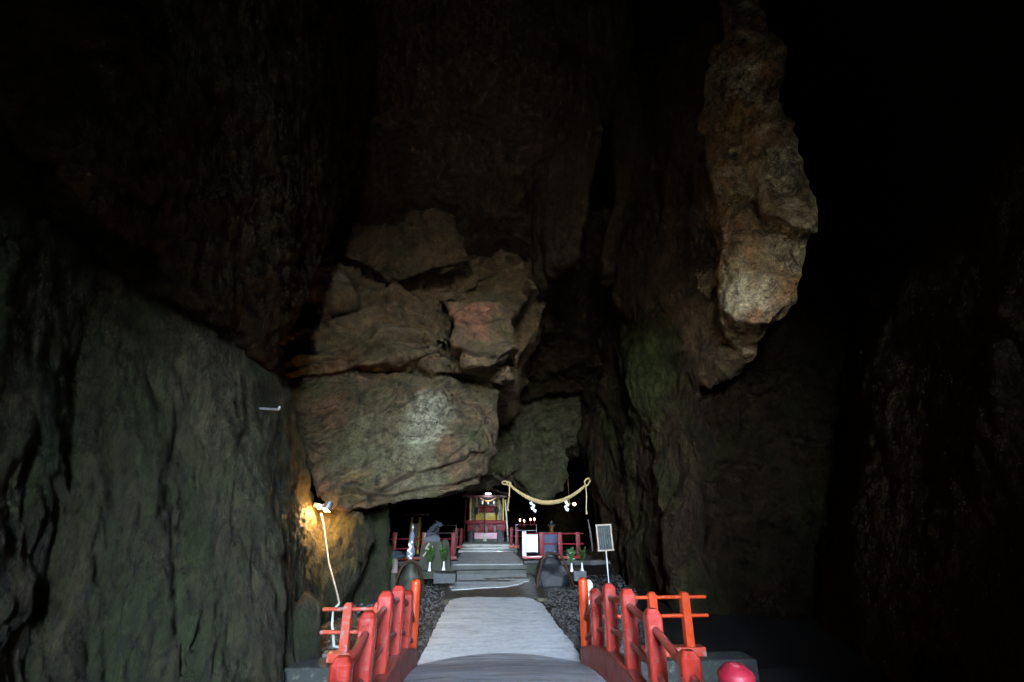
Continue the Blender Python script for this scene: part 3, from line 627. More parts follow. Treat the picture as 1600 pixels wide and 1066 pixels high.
for side, xr in ((1, 1.56), (-1, -.99)):
    arch(xr - side * .04, .13, 3.3, 7.72, gird_z, lambda y: deck_z(y) - .35).build('girder', M['redwood'], bridge)
    # hand rail as the railing's own mesh
    mb = MB(); ya = np.linspace(3.2, 7.78, 30); mb.tube([(xr, y, top_z(y) - .16 - (.05 if y > 7.2 else 0) * (y - 7.2) * 3) for y in ya], .036, 12)
    rail = bm_shift(mb).build('railing', M['crimson'] if 0 else M['redwood'], bridge)
    mb = MB(); mb.tube([(xr, y, top_z(y) - .50) for y in ya], .030, 12); bm_shift(mb).build('lower_rail', M['redwood'], rail)
    for y in posts_y:
        mb = MB(); t = top_z(y); w, dpt = .145, .12; zb = gird_z(y) - .12
        def ring(z, k): return [Vector((xr + a * (w / 2 - k), y + b * (dpt / 2 - k), z)) for a, b in ((-.8, -1), (.8, -1), (1, -.8), (1, .8), (.8, 1), (-.8, 1), (-1, .8), (-1, -.8))]
        mb.rings([ring(zb, 0), ring(t - .05, 0), ring(t - .005, .028), ring(t, .036)])
        bm_shift(mb).build('post', M['red'], rail, ang=25)
    for y in (7.80, 3.23):
        mb = MB(); t = 1.15 if y > 5 else (1.24 if side > 0 else 1.17)
        r = .072 if y > 5 else .105
        mb.lathe((xr, y, 0), [(r * .98, -.3), (r, 0), (r, t - .05), (r * .97, t - .03), (r * .75, t - .012), (r * .3, t + .005), (.004, t + .01)] if y > 5 else
                 [(r, -.3), (r, t - .09), (r * 1.02, t - .07), (r * .93, t - .05), (r * .5, t - .015), (.004, t)], 28)
        bm_shift(mb).build('round_post', M['orange'] if y > 5 else M['crimson'], rail, ang=40)

# concrete ditch edges
mb = MB(); mb.box((0, 0, 0), (.6, .55, 1.3), bev=.02)
for nm_, x0, x1, lab in (('ditch_wall', -3.6, -1.12, 'mossy concrete ditch wall under the left red ditch fence'), ('ditch_wall', 1.7, 4.1, 'mossy concrete ditch wall under the right red ditch fence')):
    m2 = MB(); m2.box(((x0 + x1) / 2, 7.98, -.53), (x1 - x0, .42, 1.15), bev=.02); o = m2.build(nm_, M['concrete']); noisy(o, .012, 2.5); tag(o, lab, 'ditch wall', kind='structure')

# ------------------------------------------------------------------ ditch fences either side of the far bridge end
def ditch_fence(name, posts, rail_z, x0, x1, y, ztop, zb, label, mat):
    root = empty(name, ((x0 + x1) / 2, y, zb), label, 'fence', 'red fences beside the bridge end')
    o = root.location.copy()
    m = MB(); m.box(((posts[0] + posts[-1]) / 2 - o.x, 0, .06), (abs(posts[-1] - posts[0]) + .42, .2, .12), bev=.012); m.build('base_beam', M['redold'], root)
    for x in posts:
        m = MB(); t = ztop - zb; w = .13
        ring = lambda z, k: [Vector((x - o.x + a * (w / 2 - k), b_ * (w / 2 - k), z)) for a, b_ in ((-.85, -1), (.85, -1), (1, -.85), (1, .85), (.85, 1), (-.85, 1), (-1, .85), (-1, -.85))]
        m.rings([ring(.10, 0), ring(t - .04, 0), ring(t - .003, .02), ring(t, .03)]); m.build('post', mat, root, ang=25)
    for z in rail_z:
        m = MB(); m.tube([(x0 - o.x, 0, z - zb), (x1 - o.x, 0, z - zb)], .027, 12); m.build('rail', mat, root)
fy = 8.05
zt = W(535, 942, fy).z; za = W(535, 952, fy).z; zc = W(535, 988, fy).z
lx = W(545, 945, fy).x
ditch_fence('ditch_fence', [lx, W(592, 945, fy).x], (za, zc), W(505, 952, fy).x, -1.05, fy, zt, .05, 'weathered orange red fence beside the left end of the bridge, next to the white cable', M['redold'])
zt = W(1065, 923, fy + .1).z; za = W(1065, 933, fy).z; zc = W(1065, 962, fy).z
ditch_fence('ditch_fence', [W(1018, 930, fy).x, W(1068, 925, fy).x], (za, zc), 1.65, W(1102, 931, fy).x, fy, zt, .05, 'red fence with rails sticking out beside the right end of the bridge', M['orange'])

# ------------------------------------------------------------------ terrace fences (shrine side)
def terrace_fence(name, y, xs_, zt, zb, rails, x0, x1, label, mats, base_h=.1, kerb=None):
    root = empty(name, ((x0 + x1) / 2, y, zb), label, 'fence', 'red fences in front of the shrine'); o = root.location.copy()
    m = MB(); m.box(((x0 + x1) / 2 - o.x, 0, base_h / 2), (x1 - x0, .2, base_h), bev=.01); m.build('base_beam', M['red'], root)
    for i, x in enumerate(xs_):
        m = MB(); w = .16; m.box((x - o.x, 0, (zt - zb + base_h) / 2), (w, w, zt - zb - base_h), bev=.014); m.build('post', mats[i], root)
    for z in rails:
        m = MB(); m.tube([(x0 - o.x, 0, z - zb), (x1 - o.x, 0, z - zb)], .028, 10); m.build('rail', M['crimson'], root)
    return root
fy = 19.2
zb = W(708, 874, fy).z; zt = W(708, 832, fy).z; r1, r2 = W(708, 842, fy).z, W(708, 857, fy).z
fl = terrace_fence('terrace_fence', fy, [W(x, 850, fy).x for x in (616, 662, 708)], zt, zb, (r1, r2), W(606, 850, fy).x, W(714, 850, fy).x, 'red fence left of the steps, behind the stone dragon', [M['red'], M['red'], M['crimson']])
fr = terrace_fence('terrace_fence', fy, [W(x, 850, fy).x for x in (846, 875, 903)], zt, zb, (W(850, 834, fy).z, W(850, 850, fy).z), W(816, 850, fy).x, W(912, 850, fy).x, 'red fence right of the steps carrying a white paper notice', [M['crimson']] * 3)
m = MB(); m.box((W(819, 850, fy).x - fr.location.x, 0, (zt - zb) / 2 + .03), (.15, .15, zt - zb), bev=.012); wp = m.build('end_post', M['white'], fr); wp['label'] = 'white painted end post with black brush writing'
m = MB()
for k in range(9):
    z = .22 + k * .088
    for j in range(3):
        m.box((W(819, 850, fy).x - fr.location.x + rnd.uniform(.0, .04), -.077, z + j * .022), (rnd.uniform(.02, .055), .004, .009), Matrix.Rotation(rnd.uniform(-.5, .5), 3, 'Y'))
    m.box((W(819, 850, fy).x - fr.location.x + .022, -.0775, z + .022), (.009, .004, .06))
m.build('brush_writing', M['ink'], wp)
for x0, x1, y0, lab in ((W(818, 880, fy).x, 4.6, 19.1, 'stone kerb under the right terrace fence'), (-3.6, W(716, 880, fy).x, 19.1, 'stone kerb under the left terrace fence')):
    m = MB(); xx = x0
    while xx < x1 - .05:
        w = min(rnd.uniform(.5, .8), x1 - xx); m.box((xx + w / 2, y0, .17), (w - .012, .5, zb - .002 + .13 - .3 + .17), bev=.02); xx += w
    o = m.build('stone_kerb', M['stone']); noisy(o, .012, 4); tag(o, lab, 'kerb', kind='structure')
m = MB(); p = W(831, 874, 18.8)
m.box((p.x + .15, 18.62, .13), (.75, .5, .36), bev=.04); tag(noisy(m.build('stone_block', M['mossstone']), .02, 3), 'mossy stone block at the foot of the right terrace fence', 'stone')
# paper notice
pn = W(831.5, 849, fy - .11)
root = empty('paper_notice', (pn.x, fy - .11, pn.z), 'white paper notice with columns of fine writing on the right fence', 'notice')
m = MB(); m.box((0, 0, 0), (.44, .008, .62)); m.build('sheet', M['paper'], root)
m = MB()
for cx in range(7):
    z = .24
    while z > -.25:
        h = rnd.uniform(.012, .02)
        m.box((-.165 + cx * .055, -.006, z), (.022, .002, h * .35)); m.box((-.165 + cx * .055 + rnd.uniform(-.006, .006), -.0065, z - h * .3), (.006, .002, h))
        z -= h * 1.5
        if rnd.random() < .08: z -= .06
m.build('writing', M['greyink'], root)

# ------------------------------------------------------------------ shimenawa rope
RY = 17.0
A, B = W(796, 757, RY), W(915, 758, RY)
root = empty('straw_rope', ((A.x + B.x) / 2, RY, W(850, 788, RY).z), 'thick twisted straw rope sagging across the cave above the path', 'rope'); o = root.location.copy()
sag = W(853, 785.5, RY).z; s = []
for i in range(121):
    t = i / 120; x = A.x + (B.x - A.x) * t; zc_ = A.z * (1 - t) + B.z * t
    s.append(Vector((x, RY, zc_ - (zc_ - sag) * (1 - (2 * t - 1) ** 2))) - o)
for k in range(3):
    m = MB(); pts = []
    for i, p in enumerate(s):
        a = i * .42 + k * 2.094; rr = .045 * (.62 + .38 * math.sin(math.pi * i / 120))
        pts.append(p + Vector((0, math.cos(a), math.sin(a))) * rr)
    m.tube(pts, [.036 * (.62 + .38 * math.sin(math.pi * i / 120)) for i in range(121)], 8); m.build('strand', M['rope'], root)
def loop(c, rx, rz, n=24, ph=0):
    return [Vector((c.x + rx * math.cos(ph + 2 * math.pi * i / n), c.y + .03 * math.sin(4 * math.pi * i / n), c.z + rz * math.sin(ph + 2 * math.pi * i / n))) - o for i in range(n + 1)]
m = MB(); m.tube(loop(W(789, 754.5, RY), .10, .055, ph=0), .026, 8); m.tube(loop(W(795, 756, RY), .07, .055, ph=1), .026, 8); m.build('knot', M['rope'], root)
lp = [(915, 758), (913, 753), (916, 749), (920, 747.5), (922, 751), (919, 757), (914, 761)]
m = MB(); m.tube([W(a, b, RY + .02 * i) - o for i, (a, b) in enumerate(lp)], .03, 8); m.build('loop', M['rope'], root)
for (x0, y0, x1, y1) in ((796, 758, 794, 795), (915, 760, 917, 800)):
    m = MB(); p0, p1 = W(x0, y0, RY - .06) - o, W(x1, y1, RY - .06) - o
    m.tube([p0.lerp(p1, t) + Vector((.015 * math.sin(5 * t), 0, 0)) for t in np.linspace(0, 1, 10)] + [p1 - Vector((0, 0, .07))], [.022] * 9 + [.024, .05], 8); m.build('hanging_end', M['rope'], root)
for (x, y0, y1, dx) in ((831, 784.5, 800, 2), (886, 783, 798, -1)):
    p0, p1 = W(x, y0, RY - .09), W(x + dx, y1, RY - .09)
    sh = empty('paper_streamer', p0, ('left' if x < 850 else 'right') + ' of the two zigzag white paper streamers hanging from the straw rope', 'paper streamer', 'white paper streamers on the straw rope')
    m = MB(); dz = (p0.z - p1.z) / 4
    for k in range(4):
        off = (.035 if k % 2 else -.03) + dx * .012 * k
        m.box((off, .004 * k, -dz * (k + .5)), (.10, .006, dz * 1.15), Matrix.Rotation(.5 if k % 2 else -.35, 3, 'Y'))
    m.build('folded_paper', M['paper'], sh, smooth=False)

# ------------------------------------------------------------------ clamp lamp, cable, hose
LY = 11.3
p = W(509, 797, LY)
lamp = empty('clamp_lamp', p, 'lit metal clamp lamp fixed on the left rock wall', 'lamp')
dirv = Vector((.12, -.25, -.9)).normalized(); q = dirv.to_track_quat('-Z', 'Y').to_matrix()
rq = Matrix.Rotation(R(22), 3, 'Y') @ Matrix.Rotation(R(-12), 3, 'X')
m = MB(); n_ = 28; prof = [(.06, .20), (.085, .185), (.10, .12), (.125, 0), (.115, 0), (.09, .12), (.07, .17)]
m.rings([[rq @ Vector((r * math.cos(2 * math.pi * k / n_), r * math.sin(2 * math.pi * k / n_), z)) for k in range(n_)] for r, z in prof]); m.build('lamp_shade', M['metal'], lamp)
m = MB(); m.box((-.20, .02, .10), (.17, .09, .09), Matrix.Rotation(.25, 3, 'Y'), bev=.015); m.box((-.10, .0, .11), (.12, .04, .04), bev=.008); m.box((-.17, .05, .03), (.05, .12, .03), bev=.006); m.build('clamp', M['metal'], lamp)
m = MB(); bmesh.ops.create_uvsphere(m.bm, u_segments=16, v_segments=10, radius=.052, matrix=Matrix.Translation(rq @ Vector((0, 0, .02)))); m.build('bulb', M['bulb'], lamp)
def spot(name, loc, target, energy, color, size, blend=.6, rad=.04):
    l = bpy.data.lights.new(name, 'SPOT'); l.energy = energy; l.color = color; l.spot_size = R(size); l.spot_blend = blend; l.shadow_soft_size = rad
    o = bpy.data.objects.new(name, l); o.location = loc; o.rotation_euler = (Vector(target) - Vector(loc)).to_track_quat('-Z', 'Y').to_euler(); col.objects.link(o); return o
def point(name, loc, energy, color, rad=.04):
    l = bpy.data.lights.new(name, 'POINT'); l.energy = energy; l.color = color; l.shadow_soft_size = rad
    o = bpy.data.objects.new(name, l); o.location = loc; col.objects.link(o); return o
LAMP_E = .42
point('lamp_light', p + rq @ Vector((-.05, -.1, -.09)), LAMP_E, (1, .44, .06), .05)
m = MB(); cp = [(502, 803, 11.2), (506, 820, 11.1), (510, 850, 10.8), (514, 880, 10.2), (521, 905, 9.6), (528, 932, 8.6), (530, 942, 8.3)]
m.tube([W(*c_) for c_ in cp], .012, 8); tag(m.build('power_cable', M['cable']), 'white power cable running down from the clamp lamp', 'cable')
m = MB(); cp = [(530, 944, 8.45), (521, 952, 8.4), (519, 975, 8.35), (522, 1010, 8.3), (535, 1012, 8.3), (541, 1022, 8.3), (552, 1029, 8.3), (565, 1031, 8.3), (590, 1030, 8.3)]
m.tube([W(*c_) for c_ in cp], .019, 8); tag(m.build('pale_hose', M['hose']), 'pale hose looping behind the left ditch fence', 'hose')
# rusty bracket on the wall
m = MB(); a_, b_ = W(400, 638, 8.2), W(436, 640, 8.5); m.tube([a_, b_], .022, 8); m.tube([b_, b_ + Vector((0, 0, .06))], .02, 8); tag(m.build('metal_bracket', M['greysteel']), 'small metal rod sticking out of the left wall top', 'bracket')

# ------------------------------------------------------------------ sign board right
p0, p1 = W(946, 857, 12.6), W(954, 935, 12.6)
root = empty('sign_board', (p1.x, 12.6, 0), 'dark board in a pale wooden frame on a thin white pole', 'sign'); o = root.location.copy()
tl = Matrix.Rotation(R(-2.5), 3, 'Y')
m = MB(); m.tube([Vector((0, .03, 0)), W(946, 850, 12.63) - o], .014, 8); m.build('pole', M['white'], root)
c0 = W(944.5, 840, 12.6) - o; bw, bh = .37, .60
m = MB(); m.box(c0 + Vector((0, -.01, 0)), (bw, .02, bh), tl); bo = m.build('board', M['board'], root)
m = MB()
for dx, dz, sx, sz in ((0, bh / 2, bw + .05, .035), (0, -bh / 2, bw + .05, .035), (bw / 2, 0, .035, bh - .036), (-bw / 2, 0, .035, bh - .036)):
    m.box(c0 + tl @ Vector((dx, -.012, dz)), (sx, .035, sz), tl, bev=.004)
m.build('frame', M['framewood'], root)
m = MB()
for cx in range(5):
    z = .22
    while z > -.22:
        if rnd.random() < .8:
            m.box(c0 + tl @ Vector((-.12 + cx * .06, -.0225, z)), (.03, .002, .006), tl); m.box(c0 + tl @ Vector((-.12 + cx * .06, -.0225, z - .012)), (.007, .002, .025), tl)
        z -= .045
m.build('lettering', M['goldink'], bo)

# ------------------------------------------------------------------ banner pole (left)
BY = 14.2
pb, pt = W(637, 926, BY), W(645, 826, BY)
root = empty('banner_pole', (pb.x, BY, 0), 'leaning grey pole with a furled blue grey and white banner', 'banner'); o = root.location.copy()
m = MB(); m.tube([Vector((0, 0, 0)), pt - o], [.028, .02], 8); m.build('pole', M['greysteel'], root)
m = MB(); pts = []; rd = []
for t in np.linspace(.42, .97, 26):
    pts.append((pt - o) * t + Vector((.015 * math.sin(t * 30), -.03, 0))); rd.append(.72 * (.10 + .035 * math.sin(t * 23)) * (1.05 - max(0, (t - .75)) * 3.4) * min(1, (t - .36) * 5))
m.tube(pts, rd, 14, lobes=4, lob=.5, twist=.12); m.build('furled_cloth', M['bluefade'], root)
m = MB()
for k in range(9):
    t = .55 + k * .03; c_ = (pt - o) * t + Vector((rnd.uniform(-.05, .05), -.15 + (t - .55) * .2, 0)); m.box(c_, (rnd.uniform(.04, .10), .012, rnd.uniform(.03, .06)), Matrix.Rotation(rnd.uniform(-.7, .7), 3, 'Y'), bev=.004)
m.build('white_emblems', M['paper'], root)
m = MB(); m.lathe(pt - o, [(.02, -.02), (.035, .02), (.03, .05), (.012, .09), (.002, .14)], 10); m.build('spear_tip', M['metal'], root)

# ------------------------------------------------------------------ stone dragon on carved stone (left)
SY = 15.6
c0 = W(676, 884, SY)
root = empty('carved_stone', (c0.x, SY, max(0, c0.z - .02) * 0), 'upright green grey stone with a pale lightning shaped carving, under the stone dragon', 'monument'); o = root.location.copy()
def rough_prism(mb, poly, y0, y1, bev=0):
    f = [Vector((x, y0, z)) for x, z in poly]; b_ = [Vector((x, y1, z)) for x, z in poly]
    mb.rings([f, b_]); return mb
def pix_poly(pts, Y, o): return [((W(a, b, Y) - o).x, (W(a, b, Y) - o).z) for a, b in pts]
poly = pix_poly([(657, 893), (655, 872), (660, 852), (668, 845), (688, 845), (692, 853), (691, 893)], SY, o)
m = MB(); rough_prism(m, poly, 0, .45); bmesh.ops.bevel(m.bm, geom=list(m.bm.edges), offset=.03, segments=2, affect='EDGES'); bmesh.ops.subdivide_edges(m.bm, edges=list(m.bm.edges), cuts=2, use_grid_fill=True); noisy(m.build('upright_stone', M['mossstone'], root, ang=60), .018, 3)
m = MB(); zz = [(671, 849), (665, 857), (671, 858), (661, 869)]
for a_, b_ in zip(zz, zz[1:]):
    m.tube([W(*a_, SY) - o + Vector((0, -.02, 0)), W(*b_, SY) - o + Vector((0, -.02, 0))], [.03, .022], 8)
m.tube([W(676, 853, SY) - o + Vector((0, -.02, 0)), W(674, 861, SY) - o + Vector((0, -.02, 0))], [.012, .025], 6)
m.tube([W(667, 859, SY) - o + Vector((0, -.02, 0)), W(673, 860.5, SY) - o + Vector((0, -.02, 0))], [.022, .01], 6)
m.build('lightning_relief', simple('pale_relief_stone', (.42, .38, .29), .8), root)
# the dragon: boulder like base with coiled body rising from it
zb_ = W(676, 846, SY).z
dr = empty('stone_dragon', (c0.x, SY + .2, zb_), 'dark blue grey stone dragon coiled on a rock, topping the carved stone', 'statue'); o = dr.location.copy()
Dp = lambda a, b, dy=0: W(a, b, SY + .2) - o + Vector((0, dy, 0))
m = MB(); rough_prism(m, pix_poly([(661, 847), (664, 840), (668, 834), (676, 831), (684, 834), (688, 842), (687, 848)], SY + .2, o), -.25, .25); bmesh.ops.bevel(m.bm, geom=list(m.bm.edges), offset=.035, segments=2, affect='EDGES'); bmesh.ops.subdivide_edges(m.bm, edges=list(m.bm.edges), cuts=3, use_grid_fill=True)
noisy(m.build('rock_base', M['slate'], dr, ang=80), .04, 4)
m = MB(); body = [(668, 838, -.2), (673, 833, -.25), (680, 834, -.1), (683, 829, .1), (677, 826, .12), (673, 829, -.05), (678, 824, -.12), (683, 820, -.08), (687, 819, -.12)]
pts = []
for i in range(len(body) - 1):
    for t in (0, .25, .5, .75): pts.append(Dp(*body[i][:2], body[i][2]).lerp(Dp(*body[i + 1][:2], body[i + 1][2]), t))
pts.append(Dp(*body[-1][:2], body[-1][2]))
sm = [pts[0]] + [(pts[i - 1] + pts[i] * 2 + pts[i + 1]) / 4 for i in range(1, len(pts) - 1)] + [pts[-1]]
n_ = len(sm); m.tube(sm, [.03 + .055 * math.sin(math.pi * min(1, .15 + .85 * i / n_)) + (.02 if i > n_ - 5 else 0) for i in range(n_)], 10); noisy(m.build('body', M['slate'], dr), .01, 12)
m = MB(); hp = Dp(686, 818.5, -.12)
m.tube([hp + Vector((-.04, 0, -.02)), hp, hp + Vector((.06, -.02, -.005)), hp + Vector((.12, -.03, -.03))], [.045, .06, .045, .025], 10)
m.tube([hp + Vector((0, 0, -.03)), hp + Vector((.06, -.02, -.06)), hp + Vector((.10, -.03, -.08))], [.03, .025, .012], 8)
for sgn in (-1, 1): m.tube([hp + Vector((-.01, .03 * sgn, .04)), hp + Vector((-.08, .05 * sgn, .09)), hp + Vector((-.13, .06 * sgn, .09))], [.016, .012, .004], 6)
m.build('head', M['slate'], dr)
m = MB()
for i in range(4, n_ - 3, 2): m.tube([sm[i], sm[i] + Vector((-.02, 0, .11))], [.025, .003], 5)
m.tube([Dp(669, 837, -.2), Dp(670, 829, -.2), Dp(673, 826, -.2)], [.03, .022, .008], 7)
m.build('back_spines', M['slate'], dr)
# second upright stone
root = empty('upright_stone', (W(694, 890, 15.9).x, 15.9, 0), 'plain upright mossy stone between the carved stone and the steps', 'monument'); o = root.location.copy()
m = MB(); rough_prism(m, pix_poly([(686, 897), (688, 860), (690, 845), (697, 842), (701, 848), (703, 870), (704, 897)], 15.9, o), 0, .4); bmesh.ops.bevel(m.bm, geom=list(m.bm.edges), offset=.035, segments=2, affect='EDGES'); bmesh.ops.subdivide_edges(m.bm, edges=list(m.bm.edges), cuts=2, use_grid_fill=True); noisy(m.build('stone', M['mossstone'], root, ang=60), .02, 3)
# base slabs
def block(name, a, b, Y, dy, mat, label, cat='stone', top=0, amp=.015):
    A_, B_ = W(a[0], a[1], Y), W(b[0], b[1], Y); m = MB()
    zc0, zc1 = min(A_.z, B_.z), max(A_.z, B_.z)
    zc0 = min(zc0, .0) if zc0 < .12 else zc0
    x = (A_.x + B_.x) / 2; m.box((0, dy / 2, (zc1 - zc0) / 2), (abs(B_.x - A_.x), dy, zc1 - zc0), bev=.02); bmesh.ops.subdivide_edges(m.bm, edges=list(m.bm.edges), cuts=2, use_grid_fill=True)
    o = m.build(name, mat, loc=(x, Y, zc0)); noisy(o, amp, 4); return tag(o, label, cat)
block('stone_slab', (678, 897), (711, 912), 15.0, .7, M['stone'], 'low grey stone slab under the two left flower vases')
block('stone_block', (657, 893), (680, 905), 15.2, .5, M['mossstone'], 'small mossy stone block at the foot of the carved stone')
block('stone_block', (897, 893), (917, 908), 14.6, .5, M['stone'], 'small grey stone block under the two right flower vases')
block('stone_block', (596, 897), (617, 920), 14.4, .5, M['mossstone'], 'mossy stone block beneath the stone lantern')

# stone lantern with wide cap
p = W(614, 897, 14.6)
root = empty('stone_lantern', (p.x, 14.65, max(p.z, .1)), 'stubby stone lantern with wide round cap by the rock buttress', 'stone lantern')
s_ = .0185; m = MB(); m.lathe((.03, 0, 0), [(.13, 0), (.10, .06), (.075, .15), (.09, .32), (.10, .36)], 12); noisy(m.build('stem', simple('pinkish_stone', (.24, .17, .16), .8), root), .02, 6)
m = MB(); m.lathe((0, 0, .36), [(.10, 0), (.30, .04), (.34, .10), (.26, .17), (.12, .22), (.02, .24)], 16); noisy(m.build('cap', M['slate'], root), .025, 5)

# hooped old stone basin / barrel
p = W(640, 918, 14.0)
root = empty('wooden_arch', (p.x, 14.0, 0), 'dark brown old rounded timber hoop around a mossy boulder behind the left round post', 'basin')
hw = abs(W(662, 900, 14).x - W(618, 900, 14).x) / 2; hh = W(640, 876, 14).z
m = MB(); pts = [Vector((hw * math.cos(a) * (1.0 if a > 1 else .98), -.1, hh * math.sin(a) ** .8 if math.sin(a) > 0 else 0)) for a in np.linspace(0.0, math.pi, 26)]
m.tube(pts, .028, 8, lobes=4, lob=.3); noisy(m.build('hoop', M['rustwood'], root), .015, 4)
m = MB(); bmesh.ops.create_icosphere(m.bm, subdivisions=4, radius=1, matrix=Matrix.Translation((0, .3, 0)) @ Matrix.Diagonal((hw * .92, .45, hh * .93, 1))); noisy(m.build('boulder', simple('dark_mossy_boulder', (.045, .045, .025), .6, var=.4, vs=3, bump=.6, bs=9, wear=(.12, .09, .05), wear_amt=.3), root), .05, 2.2)

# black wet boulder with rim (right)
p = W(866, 912, 15.2)
root = empty('black_boulder', (p.x, 15.2, 0), 'glossy black boulder ringed by a bent root before the right fence', 'rock')
hw = abs(W(892, 900, 15.2).x - W(842, 900, 15.2).x) / 2; hh = W(866, 868, 15.2).z
rk = []
m = MB(); rough_prism(m, [(-hw, -.05), (-hw * .96, hh * .35), (-hw * .72, hh * .8), (-hw * .5, hh), (hw * .35, hh * 1.0), (hw * .55, hh * .75), (hw * .8, hh * .35), (hw, -.05)], -.1, .7)
bmesh.ops.bevel(m.bm, geom=list(m.bm.edges), offset=.08, segments=3, affect='EDGES'); bmesh.ops.triangulate(m.bm, faces=m.bm.faces); bmesh.ops.subdivide_edges(m.bm, edges=list(m.bm.edges), cuts=3, use_grid_fill=True)
noisy(m.build('boulder', M['blackrock'], root, ang=80), .05, 3)
m = MB(); pts = [(-hw * 1.12, 0), (-hw * 1.0, hh * .4), (-hw * .8, hh * .85), (-hw * .4, hh * 1.1), (hw * .3, hh * 1.06), (hw * .62, hh * .85), (hw * .9, hh * .45), (hw * 1.18, hh * .05)]
P3 = [Vector((x, -.16, z)) for x, z in pts]; fine_ = []
for i in range(len(P3) - 1):
    for t in (0, .33, .66): fine_.append(P3[i].lerp(P3[i + 1], t))
m.tube(fine_ + [P3[-1]], .032, 8, lobes=3, lob=.3); noisy(m.build('bent_root', M['rustwood'], root), .02, 4)
q_ = W(863, 866, 15.0); m = MB(); m.tube([Vector((-.12, 0, .0)), Vector((-.04, 0, .05)), Vector((.06, -.02, .03))], [.03, .045, .02], 8); m.tube([Vector((.0, -.04, -.02)), Vector((.12, -.05, .1))], [.01, .014], 6)
o = m.build('water_ladle', M['greysteel'], loc=(q_.x, 15.25, hh * 1.02)); tag(o, 'small pale metal ladle lying on top of the black boulder', 'ladle')

# ------------------------------------------------------------------ vases with sakaki
def vase_proto():
    root = empty('flower_vase', (0, 0, 0), 'x', 'vase', 'white vases with green branches')
    m = MB(); m.lathe((0, 0, 0), [(.055, 0), (.052, .02), (.03, .09), (.024, .18), (.028, .235), (.022, .235), (.018, .15)], 14); m.build('vase_body', M['white'], root)
    m = MB()
    for k in range(7):
        a = k * .9; e = Vector((.13 * math.cos(a) * rnd.uniform(.5, 1), .13 * math.sin(a) * rnd.uniform(.5, 1), rnd.uniform(.5, .66)))
        m.tube([Vector((0, 0, .15)), e * .6 + Vector((0, 0, .0)), e], [.006, .005, .003], 5)
        for j in range(34):
            t = .3 + .7 * j / 33; p = Vector((0, 0, .15)).lerp(e, t) + Vector((rnd.uniform(-.02, .02), rnd.uniform(-.02, .02), 0))
            d = Vector((rnd.uniform(-1, 1), rnd.uniform(-1, 1), rnd.uniform(.2, 1.2))).normalized(); s = rnd.uniform(.06, .10); x = d.cross(Vector((rnd.random(), rnd.random(), .3))).normalized() * s * .22
            vs = [m.bm.verts.new(v) for v in (p, p + d * s * .5 + x, p + d * s, p + d * s * .5 - x)]; m.bm.faces.new(vs)
    m.build('branches', M['leaf'], root, smooth=False)
    return root
vp = vase_proto()
spots = [(603, 911, 13.9, 1.05, 'white vase of green leaves left of the old timber hoop'), (671, 892.5, 15.05, 1.0, 'white vase of green leaves in front of the carved stone'), (693, 891, 15.3, 1.0, 'white vase of green leaves in front of the plain upright stone'),
         (893.5, 893, 14.75, .95, 'white vase of dark leaves right beside the black boulder'), (910, 892, 14.8, .95, 'white vase of dark leaves on the far right stone block')]
for i, (a, b, Yv, s, lab) in enumerate(spots):
    v = vp if i == 0 else copy_tree(vp)
    v.location = W(a, b, Yv); v['label'] = lab; v.rotation_euler.z = i * 1.3; v.scale = (s, s, s)
# round white lantern behind right round post
p = W(919.5, 918, 11.0); root = empty('white_globe', (p.x, 11.0, 0), 'small round white globe behind the right round bridge post', 'globe lamp')
m = MB(); m.lathe((0, 0, 0), [(.04, 0), (.03, .02), (.03, p.z - .02)], 10); m.build('stand', M['white'], root)
m = MB(); bmesh.ops.create_uvsphere(m.bm, u_segments=20, v_segments=12, radius=.1, matrix=Matrix.Translation((0, 0, p.z + .03)) @ Matrix.Diagonal((1, 1, 1.25, 1))); m.build('globe', M['ivory'], root)
# slanting timber pole at right wall
m = MB(); m.tube([W(919, 812, 17.5), W(923, 835, 17.3), W(926, 862, 17.1)], [.02, .035, .025], 8); tag(noisy(m.build('leaning_pole', simple('bare_grey_timber', (.12, .10, .09), .7)), .02, 3), 'thin weathered timber pole leaning on the right wall below the rope end', 'pole')

# ------------------------------------------------------------------ shrine
HY = 28.0; ZB = .55
pxw = lambda a, b, Y=HY: W(a, b, Y)
# stairs
for k, (yy_, zz_) in enumerate(((24.2, .36), (25.0, .44), (25.8, .52), (26.5, .60))):
    m = MB(); m.box((.30, yy_ + 2.5, zz_ / 2 - .05), (2.9 - .1 * k, 5.0, zz_ + .1), bev=.012); o = m.build('stone_step', pmd if k < 3 else st); noisy(o, .006, 3)
    tag(o, ('lowest', 'second', 'third', 'topmost')[k] + ' of the four broad stone steps up to the shrine', 'step', 'broad steps before the shrine', kind='thing')
x0, x1 = pxw(731, 800).x, pxw(789, 800).x; xc = (x0 + x1) / 2; hw = (x1 - x0) / 2
shr = empty('shrine', (xc, HY, ZB), 'small red shrine with yellow columns at the end of the path', 'shrine')
L = lambda a, b, Y=HY: W(a, b, Y) - Vector((xc, HY, ZB))
z_ = lambda b, Y=HY: L(760, b, Y).z
m = MB(); m.box((0, .6, (z_(818)) / 2), (2 * hw - .1, 1.6, z_(818)), bev=.01); m.build('plinth', M['wine'], shr)
m = MB(); m.box((0, .2, z_(815.5)), (2 * hw + .12, 2.5, z_(813) - z_(818)), bev=.015); m.build('platform', M['crimson'], shr)
m = MB()
for a, b in ((-hw, -hw * .52), (-hw * .42, -.06), (.06, hw * .42), (hw * .52, hw)): m.box(((a + b) / 2, -.92, z_(824)), (b - a - .05, .06, (z_(818) - z_(830)) * .9), bev=.01)
m.build('front_panels', M['crimson'], shr)
